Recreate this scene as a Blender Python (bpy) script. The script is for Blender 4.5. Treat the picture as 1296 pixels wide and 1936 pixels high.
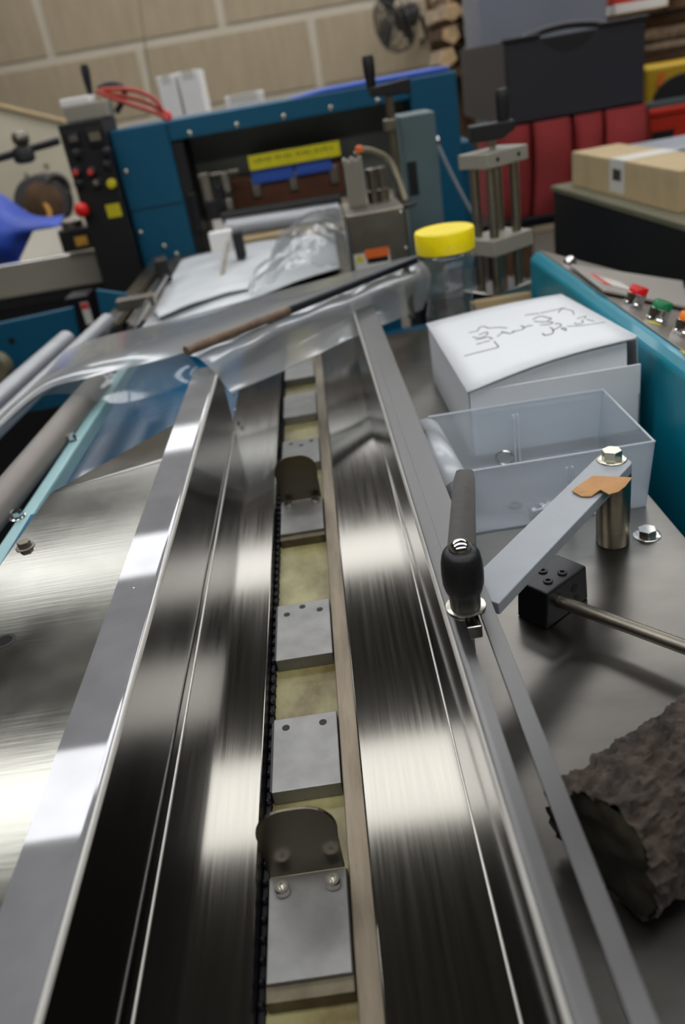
import bpy, bmesh, math, random
from mathutils import Vector, Matrix, noise
random.seed(7)
for o in list(bpy.data.objects): bpy.data.objects.remove(o)
SC = bpy.context.scene
COL = SC.collection

# ------------------------------------------------------------------ camera
# X = across the infeed conveyor, Y = along it (away from the camera), Z = up, conveyor floor at z = 0
H = 0.42
FPX = 1500.0
FWD = Vector((-0.02738306, 0.87672478, -0.48021228))
EX = Vector((0.98693097, -0.05260349, -0.1523159))
EY = Vector((-0.15879996, -0.47810725, -0.86382639))
CAMP = Vector((0, 0, H))
cam = bpy.data.cameras.new('camera')
camo = bpy.data.objects.new('camera', cam)
COL.objects.link(camo)
cam.sensor_fit = 'VERTICAL'
cam.sensor_height = 23.6
cam.sensor_width = 15.8
cam.lens = FPX / 1936 * 23.6
cam.clip_start = 0.01
cam.clip_end = 60
M3 = Matrix((EX, -EY, -FWD)).transposed()
camo.matrix_world = Matrix.Translation(CAMP) @ M3.to_4x4()
cam.dof.use_dof = True
cam.dof.focus_distance = 0.60
cam.dof.aperture_fstop = 3.4
SC.camera = camo

# ------------------------------------------------------------------ world, exposure
w = bpy.data.worlds.new('world')
SC.world = w
w.use_nodes = True
w.node_tree.nodes['Background'].inputs[0].default_value = (0.5, 0.5, 0.5, 1)
w.node_tree.nodes['Background'].inputs[1].default_value = 0.05
SC.view_settings.view_transform = 'Standard'
SC.view_settings.look = 'None'
SC.view_settings.gamma = 1
SC.view_settings.use_curve_mapping = False
SC.view_settings.exposure = 0.0
LIGHT = 6.0          # emission of the ceiling light diffusers

# ------------------------------------------------------------------ measuring helpers (points in the room)
def ray(px, py):
    return (FWD * FPX + EX * (px - 648) + EY * (py - 968)).normalized()
def G(px, py, z):
    d = ray(px, py); return CAMP + d * ((z - H) / d.z)
def GY(px, py, y):
    d = ray(px, py); return CAMP + d * (y / d.y)
def GX(px, py, x):
    d = ray(px, py); return CAMP + d * (x / d.x)

# ------------------------------------------------------------------ materials
def lin(c):
    if isinstance(c, str):
        c = [int(c[i:i+2], 16) / 255 for i in (0, 2, 4)]
    return tuple(x / 12.92 if x <= .04045 else ((x + .055) / 1.055) ** 2.4 for x in c) + (1,)
MATS = {}
def mat(name, col, rough=.5, metal=0., var=.0, vscale=8., stretch=(1, 1, 1), bump=0., bscale=60., rvar=0., emit=None, estr=0., col2=None, spec=.5, coat=0., aniso=0.):
    m = bpy.data.materials.new(name); m.use_nodes = True
    nt = m.node_tree; b = nt.nodes['Principled BSDF']
    c = lin(col)
    b.inputs['Base Color'].default_value = c
    b.inputs['Roughness'].default_value = rough
    b.inputs['Metallic'].default_value = metal
    b.inputs['Specular IOR Level'].default_value = spec
    b.inputs['Coat Weight'].default_value = coat
    if emit:
        b.inputs['Emission Color'].default_value = lin(emit)
        b.inputs['Emission Strength'].default_value = estr
    if var or bump or rvar:
        tc = nt.nodes.new('ShaderNodeTexCoord'); mp = nt.nodes.new('ShaderNodeMapping')
        mp.inputs['Scale'].default_value = stretch
        nt.links.new(tc.outputs['Object'], mp.inputs[0])
        n = nt.nodes.new('ShaderNodeTexNoise'); n.inputs['Scale'].default_value = vscale
        n.inputs['Detail'].default_value = 5; n.inputs['Roughness'].default_value = .6
        nt.links.new(mp.outputs[0], n.inputs['Vector'])
        if var:
            mx = nt.nodes.new('ShaderNodeMix'); mx.data_type = 'RGBA'
            k = lin(col2) if col2 else tuple(x * (1 - var) for x in c[:3]) + (1,)
            mx.inputs[6].default_value = k
            mx.inputs[7].default_value = c if col2 else tuple(min(1, x * (1 + var * .6)) for x in c[:3]) + (1,)
            cr = nt.nodes.new('ShaderNodeMapRange'); cr.inputs[1].default_value = .32; cr.inputs[2].default_value = .68
            nt.links.new(n.outputs['Fac'], cr.inputs[0])
            nt.links.new(cr.outputs[0], mx.inputs[0]); nt.links.new(mx.outputs[2], b.inputs['Base Color'])
        if rvar:
            r = nt.nodes.new('ShaderNodeMapRange'); r.inputs[1].default_value = .3; r.inputs[2].default_value = .7
            r.inputs[3].default_value = max(.02, rough - rvar); r.inputs[4].default_value = rough + rvar
            nt.links.new(n.outputs['Fac'], r.inputs[0]); nt.links.new(r.outputs[0], b.inputs['Roughness'])
        if bump:
            n2 = nt.nodes.new('ShaderNodeTexNoise'); n2.inputs['Scale'].default_value = bscale; n2.inputs['Detail'].default_value = 3
            nt.links.new(mp.outputs[0], n2.inputs['Vector'])
            bp = nt.nodes.new('ShaderNodeBump'); bp.inputs['Strength'].default_value = bump; bp.inputs['Distance'].default_value = .002
            nt.links.new(n2.outputs['Fac'], bp.inputs['Height']); nt.links.new(bp.outputs[0], b.inputs['Normal'])
    MATS[name] = m
    return m

def clear_mat(name, tint, milk, milkcol, rough=.05, ior=1.45, bump=0., bscale=30., gain=1.):
    """thin clear plastic: straight-through transmission, surface gloss by Fresnel, a little milkiness"""
    m = bpy.data.materials.new(name); m.use_nodes = True
    nt = m.node_tree; nt.nodes.clear()
    out = nt.nodes.new('ShaderNodeOutputMaterial')
    tr = nt.nodes.new('ShaderNodeBsdfTransparent'); tr.inputs[0].default_value = lin(tint)
    df = nt.nodes.new('ShaderNodeBsdfDiffuse'); df.inputs[0].default_value = lin(milkcol)
    tl = nt.nodes.new('ShaderNodeBsdfTranslucent'); tl.inputs[0].default_value = lin(milkcol)
    ms = nt.nodes.new('ShaderNodeMixShader'); ms.inputs[0].default_value = .4
    nt.links.new(df.outputs[0], ms.inputs[1]); nt.links.new(tl.outputs[0], ms.inputs[2])
    m1 = nt.nodes.new('ShaderNodeMixShader'); m1.inputs[0].default_value = milk
    nt.links.new(tr.outputs[0], m1.inputs[1]); nt.links.new(ms.outputs[0], m1.inputs[2])
    gl = nt.nodes.new('ShaderNodeBsdfGlossy'); gl.inputs['Roughness'].default_value = rough
    fr = nt.nodes.new('ShaderNodeLayerWeight'); fr.inputs[0].default_value = .5     # two-sided: same gloss from front and back
    pw = nt.nodes.new('ShaderNodeMath'); pw.operation = 'POWER'; pw.inputs[1].default_value = 4.0
    nt.links.new(fr.outputs['Facing'], pw.inputs[0])
    ad = nt.nodes.new('ShaderNodeMath'); ad.operation = 'MULTIPLY_ADD'; ad.inputs[1].default_value = .75; ad.inputs[2].default_value = ((ior - 1) / (ior + 1)) ** 2 * 2
    nt.links.new(pw.outputs[0], ad.inputs[0])
    m2 = nt.nodes.new('ShaderNodeMixShader')
    mu = nt.nodes.new('ShaderNodeMath'); mu.operation = 'MULTIPLY'; mu.inputs[1].default_value = gain; mu.use_clamp = True
    nt.links.new(ad.outputs[0], mu.inputs[0]); nt.links.new(mu.outputs[0], m2.inputs[0])
    nt.links.new(m1.outputs[0], m2.inputs[1]); nt.links.new(gl.outputs[0], m2.inputs[2])
    if bump:
        tc = nt.nodes.new('ShaderNodeTexCoord'); n2 = nt.nodes.new('ShaderNodeTexNoise'); n2.inputs['Scale'].default_value = bscale
        n2.inputs['Detail'].default_value = 4
        nt.links.new(tc.outputs['Object'], n2.inputs['Vector'])
        bp = nt.nodes.new('ShaderNodeBump'); bp.inputs['Strength'].default_value = bump; bp.inputs['Distance'].default_value = .004
        nt.links.new(n2.outputs['Fac'], bp.inputs['Height'])
        nt.links.new(bp.outputs[0], gl.inputs['Normal']); nt.links.new(bp.outputs[0], df.inputs['Normal']); nt.links.new(bp.outputs[0], fr.inputs['Normal'])
    nt.links.new(m2.outputs[0], out.inputs[0])
    MATS[name] = m
    return m

def two_lobe(name, col, r1, r2, mixf):
    """worn polished metal: a sharp mirror-like lobe over a hazy one"""
    m = bpy.data.materials.new(name); m.use_nodes = True
    nt = m.node_tree; nt.nodes.clear()
    out = nt.nodes.new('ShaderNodeOutputMaterial')
    tc = nt.nodes.new('ShaderNodeTexCoord')
    n = nt.nodes.new('ShaderNodeTexNoise'); n.inputs['Scale'].default_value = 30; n.inputs['Detail'].default_value = 6
    nt.links.new(tc.outputs['Object'], n.inputs['Vector'])
    mr = nt.nodes.new('ShaderNodeMapRange'); mr.inputs[1].default_value = .3; mr.inputs[2].default_value = .7; mr.inputs[3].default_value = mixf - .06; mr.inputs[4].default_value = mixf + .06
    nt.links.new(n.outputs['Fac'], mr.inputs[0])
    g = []
    for r in (r1, r2):
        b = nt.nodes.new('ShaderNodeBsdfPrincipled'); b.inputs['Base Color'].default_value = lin(col); b.inputs['Metallic'].default_value = 1 if r == r1 else .55
        b.inputs['Roughness'].default_value = r; g.append(b)
    mx = nt.nodes.new('ShaderNodeMixShader')
    nt.links.new(mr.outputs[0], mx.inputs[0]); nt.links.new(g[0].outputs[0], mx.inputs[1]); nt.links.new(g[1].outputs[0], mx.inputs[2])
    nt.links.new(mx.outputs[0], out.inputs[0])
    MATS[name] = m
    return m

def scratched(name, col, rough, bscale):
    """worn stainless sheet: random fine scratches in every direction, slight stains"""
    m = mat(name, col, rough, 1, var=.12, vscale=9, rvar=.035)
    nt = m.node_tree; b = nt.nodes['Principled BSDF']
    tc = nt.nodes.new('ShaderNodeTexCoord')
    acc = None
    for ang, sc in ((.3, 1), (1.25, 1.3), (2.3, .8)):
        mp = nt.nodes.new('ShaderNodeMapping'); mp.inputs['Rotation'].default_value = (0, 0, ang); mp.inputs['Scale'].default_value = (14 * sc, 260 * sc, 40)
        nt.links.new(tc.outputs['Object'], mp.inputs[0])
        n = nt.nodes.new('ShaderNodeTexNoise'); n.inputs['Scale'].default_value = bscale; n.inputs['Detail'].default_value = 2; n.inputs['Distortion'].default_value = .4
        nt.links.new(mp.outputs[0], n.inputs['Vector'])
        if acc is None: acc = n.outputs['Fac']
        else:
            a = nt.nodes.new('ShaderNodeMath'); a.operation = 'ADD'
            nt.links.new(acc, a.inputs[0]); nt.links.new(n.outputs['Fac'], a.inputs[1]); acc = a.outputs[0]
    bp = nt.nodes.new('ShaderNodeBump'); bp.inputs['Strength'].default_value = .035; bp.inputs['Distance'].default_value = .0005
    nt.links.new(acc, bp.inputs['Height']); nt.links.new(bp.outputs[0], b.inputs['Normal'])
    return m

mat('steel_floor', '706d66', .105, .96, var=.12, vscale=5, stretch=(60, 1.2, 10), rvar=.02)
mat('steel_guide', '7a7a7b', .10, 1, var=.05, vscale=6, rvar=.012)
scratched('steel_plate', '88877f', .145, 1.0)
two_lobe('steel_flange', '949495', .035, .5, .56)
mat('steel_satin_flange', '6f6f6e', .34, 1, var=.08, vscale=6, rvar=.05)
mat('steel_edge_glint', 'eae7de', .3, .3, var=.05, vscale=20)  # pale, barely metallic: paints the highlight line along bends and seams
mat('steel_satin', 'a39d8f', .45, .35, var=.08, vscale=5)
mat('steel_table', '77746e', .30, 1, var=.22, vscale=7, stretch=(1, 2.2, 1), rvar=.02)
mat('steel_bright', 'c4c2bc', .18, 1, var=.05, vscale=20)
mat('steel_dull', '8d867a', .42, 1, var=.15, vscale=30)
mat('steel_brushed', '9a9284', .30, 1, var=.10, vscale=12, stretch=(1, 1, 12))
mat('chrome', 'd8d8d8', .07, 1)
mat('zinc', 'c9c6b6', .25, 1, var=.15, vscale=60)
mat('strip_brown', '7c7263', .38, 1, var=.25, vscale=14, stretch=(8, 1, 1))
mat('block_alu', '8b8a87', .45, .75, var=.16, vscale=45)
mat('block_side', '6a6250', .5, .8, var=.3, vscale=60)
mat('lug_steel', '6e675c', .33, 1, var=.08, vscale=40)
mat('plastic_wear', 'a29c6c', .38, 0, var=.55, vscale=13, stretch=(1.5, 1, 1), col2='5f5026')
mat('black_chain', '14141a', .45, .4)
mat('black_plastic', '18181a', .45, bump=.15, bscale=500)
mat('lever_grey', '3a3733', .42, .3, var=.2, vscale=150)
mat('black_metal', '1b1a1f', .38, .2, var=.2, vscale=90)
mat('black_matte', '0c0c0d', .6)
mat('arm_paint', '999ea2', .42, var=.05, vscale=40)
mat('card_tape', 'b98a58', .75, var=.12, vscale=60)
mat('card_brown', 'b8a27a', .8, var=.10, vscale=16)
mat('paper_white', 'dfe2e4', .6, var=.02, vscale=8)
mat('ink', '303236', .7)
mat('lid_yellow', 'f8e000', .38, bump=.02)
mat('teal', '0d8499', .36, var=.06, vscale=6, coat=.2)
mat('blue_teal', '05506c', .5, spec=.35, var=.07, vscale=5)
mat('blue_floor', '0a5a80', .25, var=.15, vscale=4, coat=.4)
mat('teal_pale', '8fb6b8', .3, var=.1, vscale=12)
mat('panel_grey', '8d8780', .35, .35, var=.07, vscale=20)
mat('paint_grey_blue', '56686a', .5, var=.08, vscale=10)
mat('sheet_plate', 'b4afa8', .32, .2)
mat('red_cap', 'd01414', .3, emit='d01414', estr=.05)
mat('green_cap', '0a7a48', .3)
mat('orange_cap', 'ee7a12', .3)
mat('yellow_label', 'c9bb14', .6)
mat('sign_yellow', 'e0d40c', .55, var=.1, vscale=40)
mat('orange_label', 'e06a26', .6)
mat('amber_label', 'd09a3a', .6, var=.3, vscale=60)
mat('label_white', 'c9c6bc', .6)
mat('label_red', 'c83a34', .6)
mat('red_vinyl', '9a3030', .8, var=.18, vscale=9)
mat('red_orange', 'c82c0c', .5, var=.1, vscale=6)
mat('bin_dark', '26262e', .45, var=.08, vscale=8)
mat('tote_grey', '80848e', .5, var=.06, vscale=6)
mat('tool_yellow', 'b8960e', .5)
mat('grey_light', '9aa0a6', .5)
mat('cabinet_black', '121213', .5, var=.15, vscale=4)
mat('board_olive', '6a6650', .6, var=.15, vscale=20)
mat('wall_tan', 'a99a80', .85, var=.10, vscale=3, stretch=(5, 1, 1))
mat('wall_joint', 'c2b9a6', .8, var=.05, vscale=4)
mat('wall_plain', '9a917f', .85, var=.08, vscale=2)
mat('ceiling_dark', '827d74', .9, var=.1, vscale=2)
mat('concrete', '6a655d', .75, var=.2, vscale=3)
mat('cream', 'd2cab2', .65, var=.05, vscale=4)
mat('wood_end', 'b79a72', .85, var=.3, vscale=22)
mat('wood_split', 'a8937a', .85, var=.35, vscale=10, stretch=(4, 1, 4))
mat('wood_dark', '57402a', .9, var=.4, vscale=14)
mat('bark', '4c4036', .9, var=.75, vscale=75, stretch=(1, 1, 1), bump=1., bscale=190, col2='14100e')
mat('bark_end', '2e2a1c', .9, var=.6, vscale=60, bump=.6, bscale=90)
mat('blue_tarp', '2c4fb8', .45, var=.2, vscale=10)
mat('blue_foam', '2b55b0', .6)
mat('cable_red', 'b03a26', .45)
mat('cable_dark', '2a2622', .5)
mat('hose_tan', '8d846c', .5)
mat('carton_white', 'e6e4e0', .65, var=.04, vscale=10)
mat('beige_metal', '948f82', .5, var=.06, vscale=10)
mat('dark_glass', '6a6a60', .45, var=.3, vscale=5)
mat('brown_bar', '5a3014', .6, var=.25, vscale=14)
mat('roller_grey', 'a6a8aa', .38, .5, var=.07, vscale=20)
mat('roller_taupe', '8a837c', .5, .2, var=.08, vscale=20)
mat('rod_dark', '20262c', .35, .5)
mat('rod_rust', '7a6656', .5, .4, var=.35, vscale=60)
mat('film_white', 'd6dadb', .35, var=.05, vscale=6, bump=.15, bscale=18)
mat('fixture_white', 'd0d0cc', .5)
mat('diffuser', 'ffffff', .5, emit='fbfcff', estr=LIGHT)
mat('fan_grey', '5a5854', .45, .5)
clear_mat('film_clear', 'f6f8f8', .50, 'dcdede', rough=.12, ior=1.5, bump=.06, bscale=22, gain=1.1)
clear_mat('film_thin', 'eef4f4', .16, 'd4d6d6', rough=.10, ior=1.45, bump=.12, bscale=18, gain=.8)
clear_mat('film_crumpled', 'f0f2f2', .30, 'd8dada', rough=.12, ior=1.5, bump=.2, bscale=40, gain=.9)
clear_mat('jar_plastic', 'fcfcfa', .07, 'c8c8c4', rough=.04, ior=1.5, gain=1.3)
clear_mat('bin_plastic', 'f2f6fa', .27, 'f0f4f8', rough=.22, ior=1.45, gain=.9)
clear_mat('bin_lip', 'f4f7fa', .70, 'f0f4f8', rough=.25, ior=1.45)

# ------------------------------------------------------------------ object helpers
def thing(name, label, cat, loc=(0, 0, 0), group=None, kind=None):
    o = bpy.data.objects.new(name, None); COL.objects.link(o)
    o.empty_display_size = .02
    o.location = Vector(loc); o['label'] = label; o['category'] = cat
    if group: o['group'] = group
    if kind: o['kind'] = kind
    return o
def tag(o, label, cat, group=None):
    o['label'] = label; o['category'] = cat
    if group: o['group'] = group
    return o
def obj(name, bm, m, parent=None, smooth=False, bevel=0., seg=2, label=None, sub=0, solid=0., topmat=None):
    me = bpy.data.meshes.new(name)
    bmesh.ops.recalc_face_normals(bm, faces=bm.faces[:])
    if smooth:
        for f in bm.faces: f.smooth = True
    if topmat:
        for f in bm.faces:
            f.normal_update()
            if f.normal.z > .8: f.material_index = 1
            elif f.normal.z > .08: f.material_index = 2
        m = [m, topmat, 'steel_edge_glint']
    bm.to_mesh(me); bm.free()
    if isinstance(m, str): m = [m]
    for k in m: me.materials.append(MATS[k])
    o = bpy.data.objects.new(name, me); COL.objects.link(o)
    if smooth and not sub: me.set_sharp_from_angle(angle=math.radians(42))
    if solid:
        s = o.modifiers.new('solid', 'SOLIDIFY'); s.thickness = solid; s.offset = 0
    if bevel:
        b = o.modifiers.new('bevel', 'BEVEL'); b.width = bevel; b.segments = seg; b.limit_method = 'ANGLE'; b.angle_limit = math.radians(35)
    if sub:
        s = o.modifiers.new('sub', 'SUBSURF'); s.levels = sub; s.render_levels = sub
    if parent is not None:
        wl = parent.location.copy(); p = parent
        while p.parent is not None:
            p = p.parent
            wl = wl if p is None else wl
        root = parent
        while root.parent is not None: root = root.parent
        o.parent = parent
        if parent.parent is None and parent.type == 'EMPTY':
            o.matrix_parent_inverse = Matrix.Translation(-parent.location)
    if label: o['label'] = label
    return o
def NB(): return bmesh.new()
def box(bm, x0, x1, y0, y1, z0, z1, mi=0):
    vs = [bm.verts.new((x, y, z)) for z in (z0, z1) for y in (y0, y1) for x in (x0, x1)]
    for q in ((0, 1, 3, 2), (4, 6, 7, 5), (0, 4, 5, 1), (2, 3, 7, 6), (0, 2, 6, 4), (1, 5, 7, 3)):
        f = bm.faces.new([vs[i] for i in q]); f.material_index = mi
    return bm
def obox(bm, c, s, rz=0., rx=0., ry=0., mi=0):
    """box of size s centred at c, turned"""
    R = Matrix.Rotation(rz, 3, 'Z') @ Matrix.Rotation(ry, 3, 'Y') @ Matrix.Rotation(rx, 3, 'X')
    c = Vector(c)
    vs = [bm.verts.new(c + R @ Vector((x * s[0] / 2, y * s[1] / 2, z * s[2] / 2))) for z in (-1, 1) for y in (-1, 1) for x in (-1, 1)]
    for q in ((0, 1, 3, 2), (4, 6, 7, 5), (0, 4, 5, 1), (2, 3, 7, 6), (0, 2, 6, 4), (1, 5, 7, 3)):
        f = bm.faces.new([vs[i] for i in q]); f.material_index = mi
    return bm
def hexa(bm, lo, hi, mi=0):
    """solid between two 4-point loops"""
    a = [bm.verts.new(p) for p in lo]; b = [bm.verts.new(p) for p in hi]
    bm.faces.new(a[::-1]).material_index = mi; bm.faces.new(b).material_index = mi
    for i in range(4):
        bm.faces.new((a[i], a[(i+1) % 4], b[(i+1) % 4], b[i])).material_index = mi
    return bm
def prism(bm, pts, d, mi=0):
    """polygon pts (3D) extruded by vector d"""
    d = Vector(d); n = len(pts)
    a = [bm.verts.new(Vector(p)) for p in pts]; b = [bm.verts.new(Vector(p) + d) for p in pts]
    bm.faces.new(a[::-1]).material_index = mi; bm.faces.new(b).material_index = mi
    for i in range(n):
        bm.faces.new((a[i], a[(i+1) % n], b[(i+1) % n], b[i])).material_index = mi
    return bm
def frame_of(d):
    d = Vector(d).normalized()
    a = Vector((0, 0, 1)) if abs(d.z) < .9 else Vector((1, 0, 0))
    u = d.cross(a).normalized(); v = d.cross(u).normalized()
    return u, v
def tube(bm, pts, r, seg=12, cap=True, mi=0):
    pts = [Vector(p) for p in pts]; rings = []
    rr = r if isinstance(r, (list, tuple)) else [r] * len(pts)
    u = v = None
    for i, p in enumerate(pts):
        d = (pts[min(i+1, len(pts)-1)] - pts[max(i-1, 0)])
        if u is None: u, v = frame_of(d)
        else:
            dn = d.normalized(); u = (u - dn * u.dot(dn)).normalized(); v = dn.cross(u)
        rings.append([bm.verts.new(p + (u * math.cos(t) + v * math.sin(t)) * rr[i]) for t in [2*math.pi*k/seg for k in range(seg)]])
    for a, b in zip(rings, rings[1:]):
        for k in range(seg):
            bm.faces.new((a[k], a[(k+1) % seg], b[(k+1) % seg], b[k])).material_index = mi
    if cap:
        bm.faces.new(rings[0][::-1]).material_index = mi; bm.faces.new(rings[-1]).material_index = mi
    return bm
def cyl(bm, p0, p1, r, seg=20, mi=0): return tube(bm, [p0, p1], r, seg, True, mi)
def lathe(bm, c, prof, seg=32, mi=0, cap0=True, cap1=True, axis=None):
    """profile (radius, height) turned about a vertical axis (or the given one) through c"""
    c = Vector(c); ax = Vector(axis).normalized() if axis else Vector((0, 0, 1))
    u, v = frame_of(ax) if axis else (Vector((1, 0, 0)), Vector((0, 1, 0)))
    rings = []
    for r, h in prof:
        rings.append([bm.verts.new(c + ax * h + (u * math.cos(t) + v * math.sin(t)) * max(r, 1e-5)) for t in [2*math.pi*k/seg for k in range(seg)]])
    for a, b in zip(rings, rings[1:]):
        for k in range(seg):
            bm.faces.new((a[k], a[(k+1) % seg], b[(k+1) % seg], b[k])).material_index = mi
    if cap0: bm.faces.new(rings[0][::-1])
    if cap1: bm.faces.new(rings[-1])
    return bm
def crom(P, t):
    n = len(P) - 1; s = min(max(t, 0), 1) * n; i = min(int(s), n - 1); f = s - i
    p0, p1, p2, p3 = P[max(i-1, 0)], P[i], P[i+1], P[min(i+2, n)]
    return .5 * ((2*p1) + (p2 - p0) * f + (2*p0 - 5*p1 + 4*p2 - p3) * f*f + (3*p1 - p0 - 3*p2 + p3) * f**3)
def sheet(bm, rows, nu=40, nv=20, amp=0., sc=10., ridge=0., streak=0.):
    """smooth cloth through rows of points, with wrinkles"""
    V = []
    for j in range(nv + 1):
        col = [crom(r, j / nv) for r in zip_cols(rows)]
        row = []
        for i in range(nu + 1):
            p = crom(col, i / nu)
            if amp: p = p + Vector((0, 0, amp * noise.noise(p * sc)))
            if ridge: p = p + Vector((0, 0, ridge * (1 - abs(noise.noise(p * sc * 2.3 + Vector((3, 1, 4))))*2)))
            if streak:   # long pulled wrinkles
                q_ = p.x * .86 - p.y * .5; r_ = p.x * .5 + p.y * .86
                p = p + Vector((0, 0, streak * noise.noise(Vector((q_ * 42, r_ * 7, 1.3))) * math.sin(math.pi * min(.97, j / nv + .02)) ** .5))
            row.append(bm.verts.new(p))
        V.append(row)
    for j in range(nv):
        for i in range(nu):
            bm.faces.new((V[j][i], V[j][i+1], V[j+1][i+1], V[j+1][i]))
    return bm
def zip_cols(rows): return [list(c) for c in zip(*rows)]
def screw(name, parent, p, r, h, m='chrome', ax=None, socket=True):
    """socket-head cap screw with a hexagon recess"""
    bm = NB()
    lathe(bm, p, [(r * .85, 0), (r, h * .15), (r, h * .8), (r * .9, h), (r * .52, h), (r * .50, h * .35), (0.0001, h * .35)] if socket else [(r, 0), (r, h * .3), (r * .8, h * .75), (r * .4, h), (0.0001, h)], 18, axis=ax)
    return obj(name, bm, m, parent, smooth=True)
def hexbolt(name, parent, p, r, h, m='zinc', ax=None, rot=.3):
    bm = NB(); c = Vector(p); a = Vector(ax) if ax else Vector((0, 0, 1))
    u, v = frame_of(a) if ax else (Vector((1, 0, 0)), Vector((0, 1, 0)))
    lathe(bm, c, [(r * 1.45, 0), (r * 1.45, h * .12), (r * 1.2, h * .18)], 24, axis=ax)
    hx = [c + a * h * .16 + (u * math.cos(rot + k*math.pi/3) + v * math.sin(rot + k*math.pi/3)) * r for k in range(6)]
    prism(bm, hx, a * h * .84)
    return obj(name, bm, m, parent, bevel=r * .08)

# ================================================================== THE ROOM
FZ, CZ, WY = -.9, 1.95, 6.35
def struct(name, bm, m, **k):
    o = obj(name, bm, m, **k); o['kind'] = 'structure'; return o
struct('floor', box(NB(), -4.5, 4.5, -4, WY, FZ - .1, FZ), 'concrete')
struct('ceiling', box(NB(), -4.5, 4.5, -4, WY, CZ, CZ + .1), 'ceiling_dark')
struct('wall_left', box(NB(), -4.6, -4.5, -4, WY + .1, FZ, CZ), 'wall_plain')
struct('wall_right', box(NB(), 4.5, 4.6, -4, WY + .1, FZ, CZ), 'wall_plain')
struct('wall_front', box(NB(), -4.5, 4.5, -4.1, -4, FZ, CZ), 'wall_plain')
wb = struct('wall_back', box(NB(), -4.5, 4.5, WY, WY + .1, FZ, CZ), 'wall_joint')
zc = GY(0, 132, WY).z
ch, cl, gap = .455, 1.19, .055
pm = None
for j in range(-4, 5):
    z0 = zc + j * ch + gap / 2
    z1 = z0 + ch - gap
    z0c, z1c = max(z0, FZ + .01), min(z1, CZ - .01)
    if z1c - z0c < .05: continue
    xo = GY(85, 60, WY).x + (0 if j % 2 == 0 else cl / 2)
    for i in range(-4, 6):
        x0 = xo + i * cl + gap / 2; x1 = x0 + cl - gap
        x0, x1 = max(x0, -4.48), min(x1, 4.48)
        if x1 - x0 < .1: continue
        obj('wall_panel', box(NB(), x0, x1, WY - .012, WY + .01, z0c, z1c), 'wall_tan', wb, bevel=.004)

# ceiling lights: rows across the machine
light_words = ('row nearest the back wall', 'second row from the back wall', 'third row from the back wall', 'added fourth row from the back wall', 'added fifth row from the back wall')
for r, yrow in enumerate((5.35, 3.74, 2.10, .45, -1.2)):  # last two rows are unseen, added for general light and the carton front
    for c, x in enumerate((-1.55, -.25, 1.05, 2.35)):  # last column is added to brighten the right side and back wall
        y = yrow + (.68 if r == 2 and c > 1 else 0)      # the third row is staggered over the table
        word = ('first', 'second', 'third', 'added fourth')[c]
        t = thing('ceiling_light', f'white ceiling light, {word} from the left, {light_words[r]}', 'ceiling light', (x, y, CZ), group='ceiling lights in rows across the machine')
        bm = NB(); box(bm, x - .64, x + .64, y - .24, y + .24, CZ - .06, CZ - .001)
        obj('housing', bm, 'fixture_white', t, bevel=.01)
        obj('diffuser', box(NB(), x - .61, x + .61, y - .20, y + .20, CZ - .075, CZ - .058), 'diffuser', t)

# ================================================================== THE INFEED CONVEYOR
conv = thing('infeed_conveyor', 'long stainless steel infeed conveyor with guide rails and centre slot', 'conveyor', (-.06, .7, -.9))
# floor plates of the trough
obj('floor_plate', box(NB(), -.170, -.101, -.1, 1.62, -.004, 0), 'steel_floor', conv, bevel=.0008, label='left brushed steel floor strip')
obj('floor_plate', box(NB(), -.031, .048, -.1, 1.62, -.004, 0), 'steel_floor', conv, bevel=.0012, label='right brushed steel floor strip')
obj('edge_strip', box(NB(), -.0445, -.0305, -.1, 1.62, -.03, -.004), 'strip_brown', conv, bevel=.0008, label='dull brownish steel strip beside the slot')
obj('slot_wall', box(NB(), -.1055, -.1012, -.1, 1.62, -.034, -.0042), 'black_metal', conv)
obj('wear_strip', box(NB(), -.097, -.0447, -.1, 1.62, -.026, -.0205), 'plastic_wear', conv, label='yellowed plastic wear strip')
obj('slot_bed', box(NB(), -.1012, -.0306, -.1, 1.62, -.034, -.0262), 'black_metal', conv)
bm = NB()
for k in range(110):
    y = .05 + k * .0127
    lathe(bm, (-.0988, y, -.0245), [(.0025, 0), (.0025, .0105), (.0012, .012)], 8)
    obox(bm, (-.0988, y + .0063, -.018), (.0028, .010, .005))
ch_ = obj('drive_chain', bm, 'black_chain', conv); ch_['kind'] = 'stuff'
# left guide: an angle whose top flange lies on the side plate
def gl(y): return -.1672 - .003 * (1.07 - y) / .9
bm = NB()
prof = []
y0, y1 = .02, 1.062
def loft(bm, secs):
    rows = [[bm.verts.new(p) for p in s] for s in secs]
    n = len(rows[0])
    for a, b in zip(rows, rows[1:]):
        for i in range(n):
            bm.faces.new((a[i], a[(i+1) % n], b[(i+1) % n], b[i]))
    bm.faces.new(rows[0][::-1]); bm.faces.new(rows[-1])
    return bm
def guide_left(y, end=0.):
    x = -.1655 - .004 * (1.06 - y)
    zt = .0955
    R = .0045
    pts = [(x - .0355, y, zt - .0025), (x - .0355, y, zt), (x - .0345, y, zt), (x - R - .0006, y, zt)]
    for k in range(6):
        a = math.pi/2 * (1 - k / 5)
        pts.append((x - R + R * math.cos(a), y, zt - R + R * math.sin(a)))
    pts += [(x, y, zt - R - .0006), (x, y, .001), (x, y, .0), (x - .0025, y, .0)]
    for k in range(4):
        a = math.pi/2 * (k / 3)
        pts.append((x - R + (R - .0025) * math.cos(a), y, zt - R + (R - .0025) * math.sin(a)))
    return pts
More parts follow.
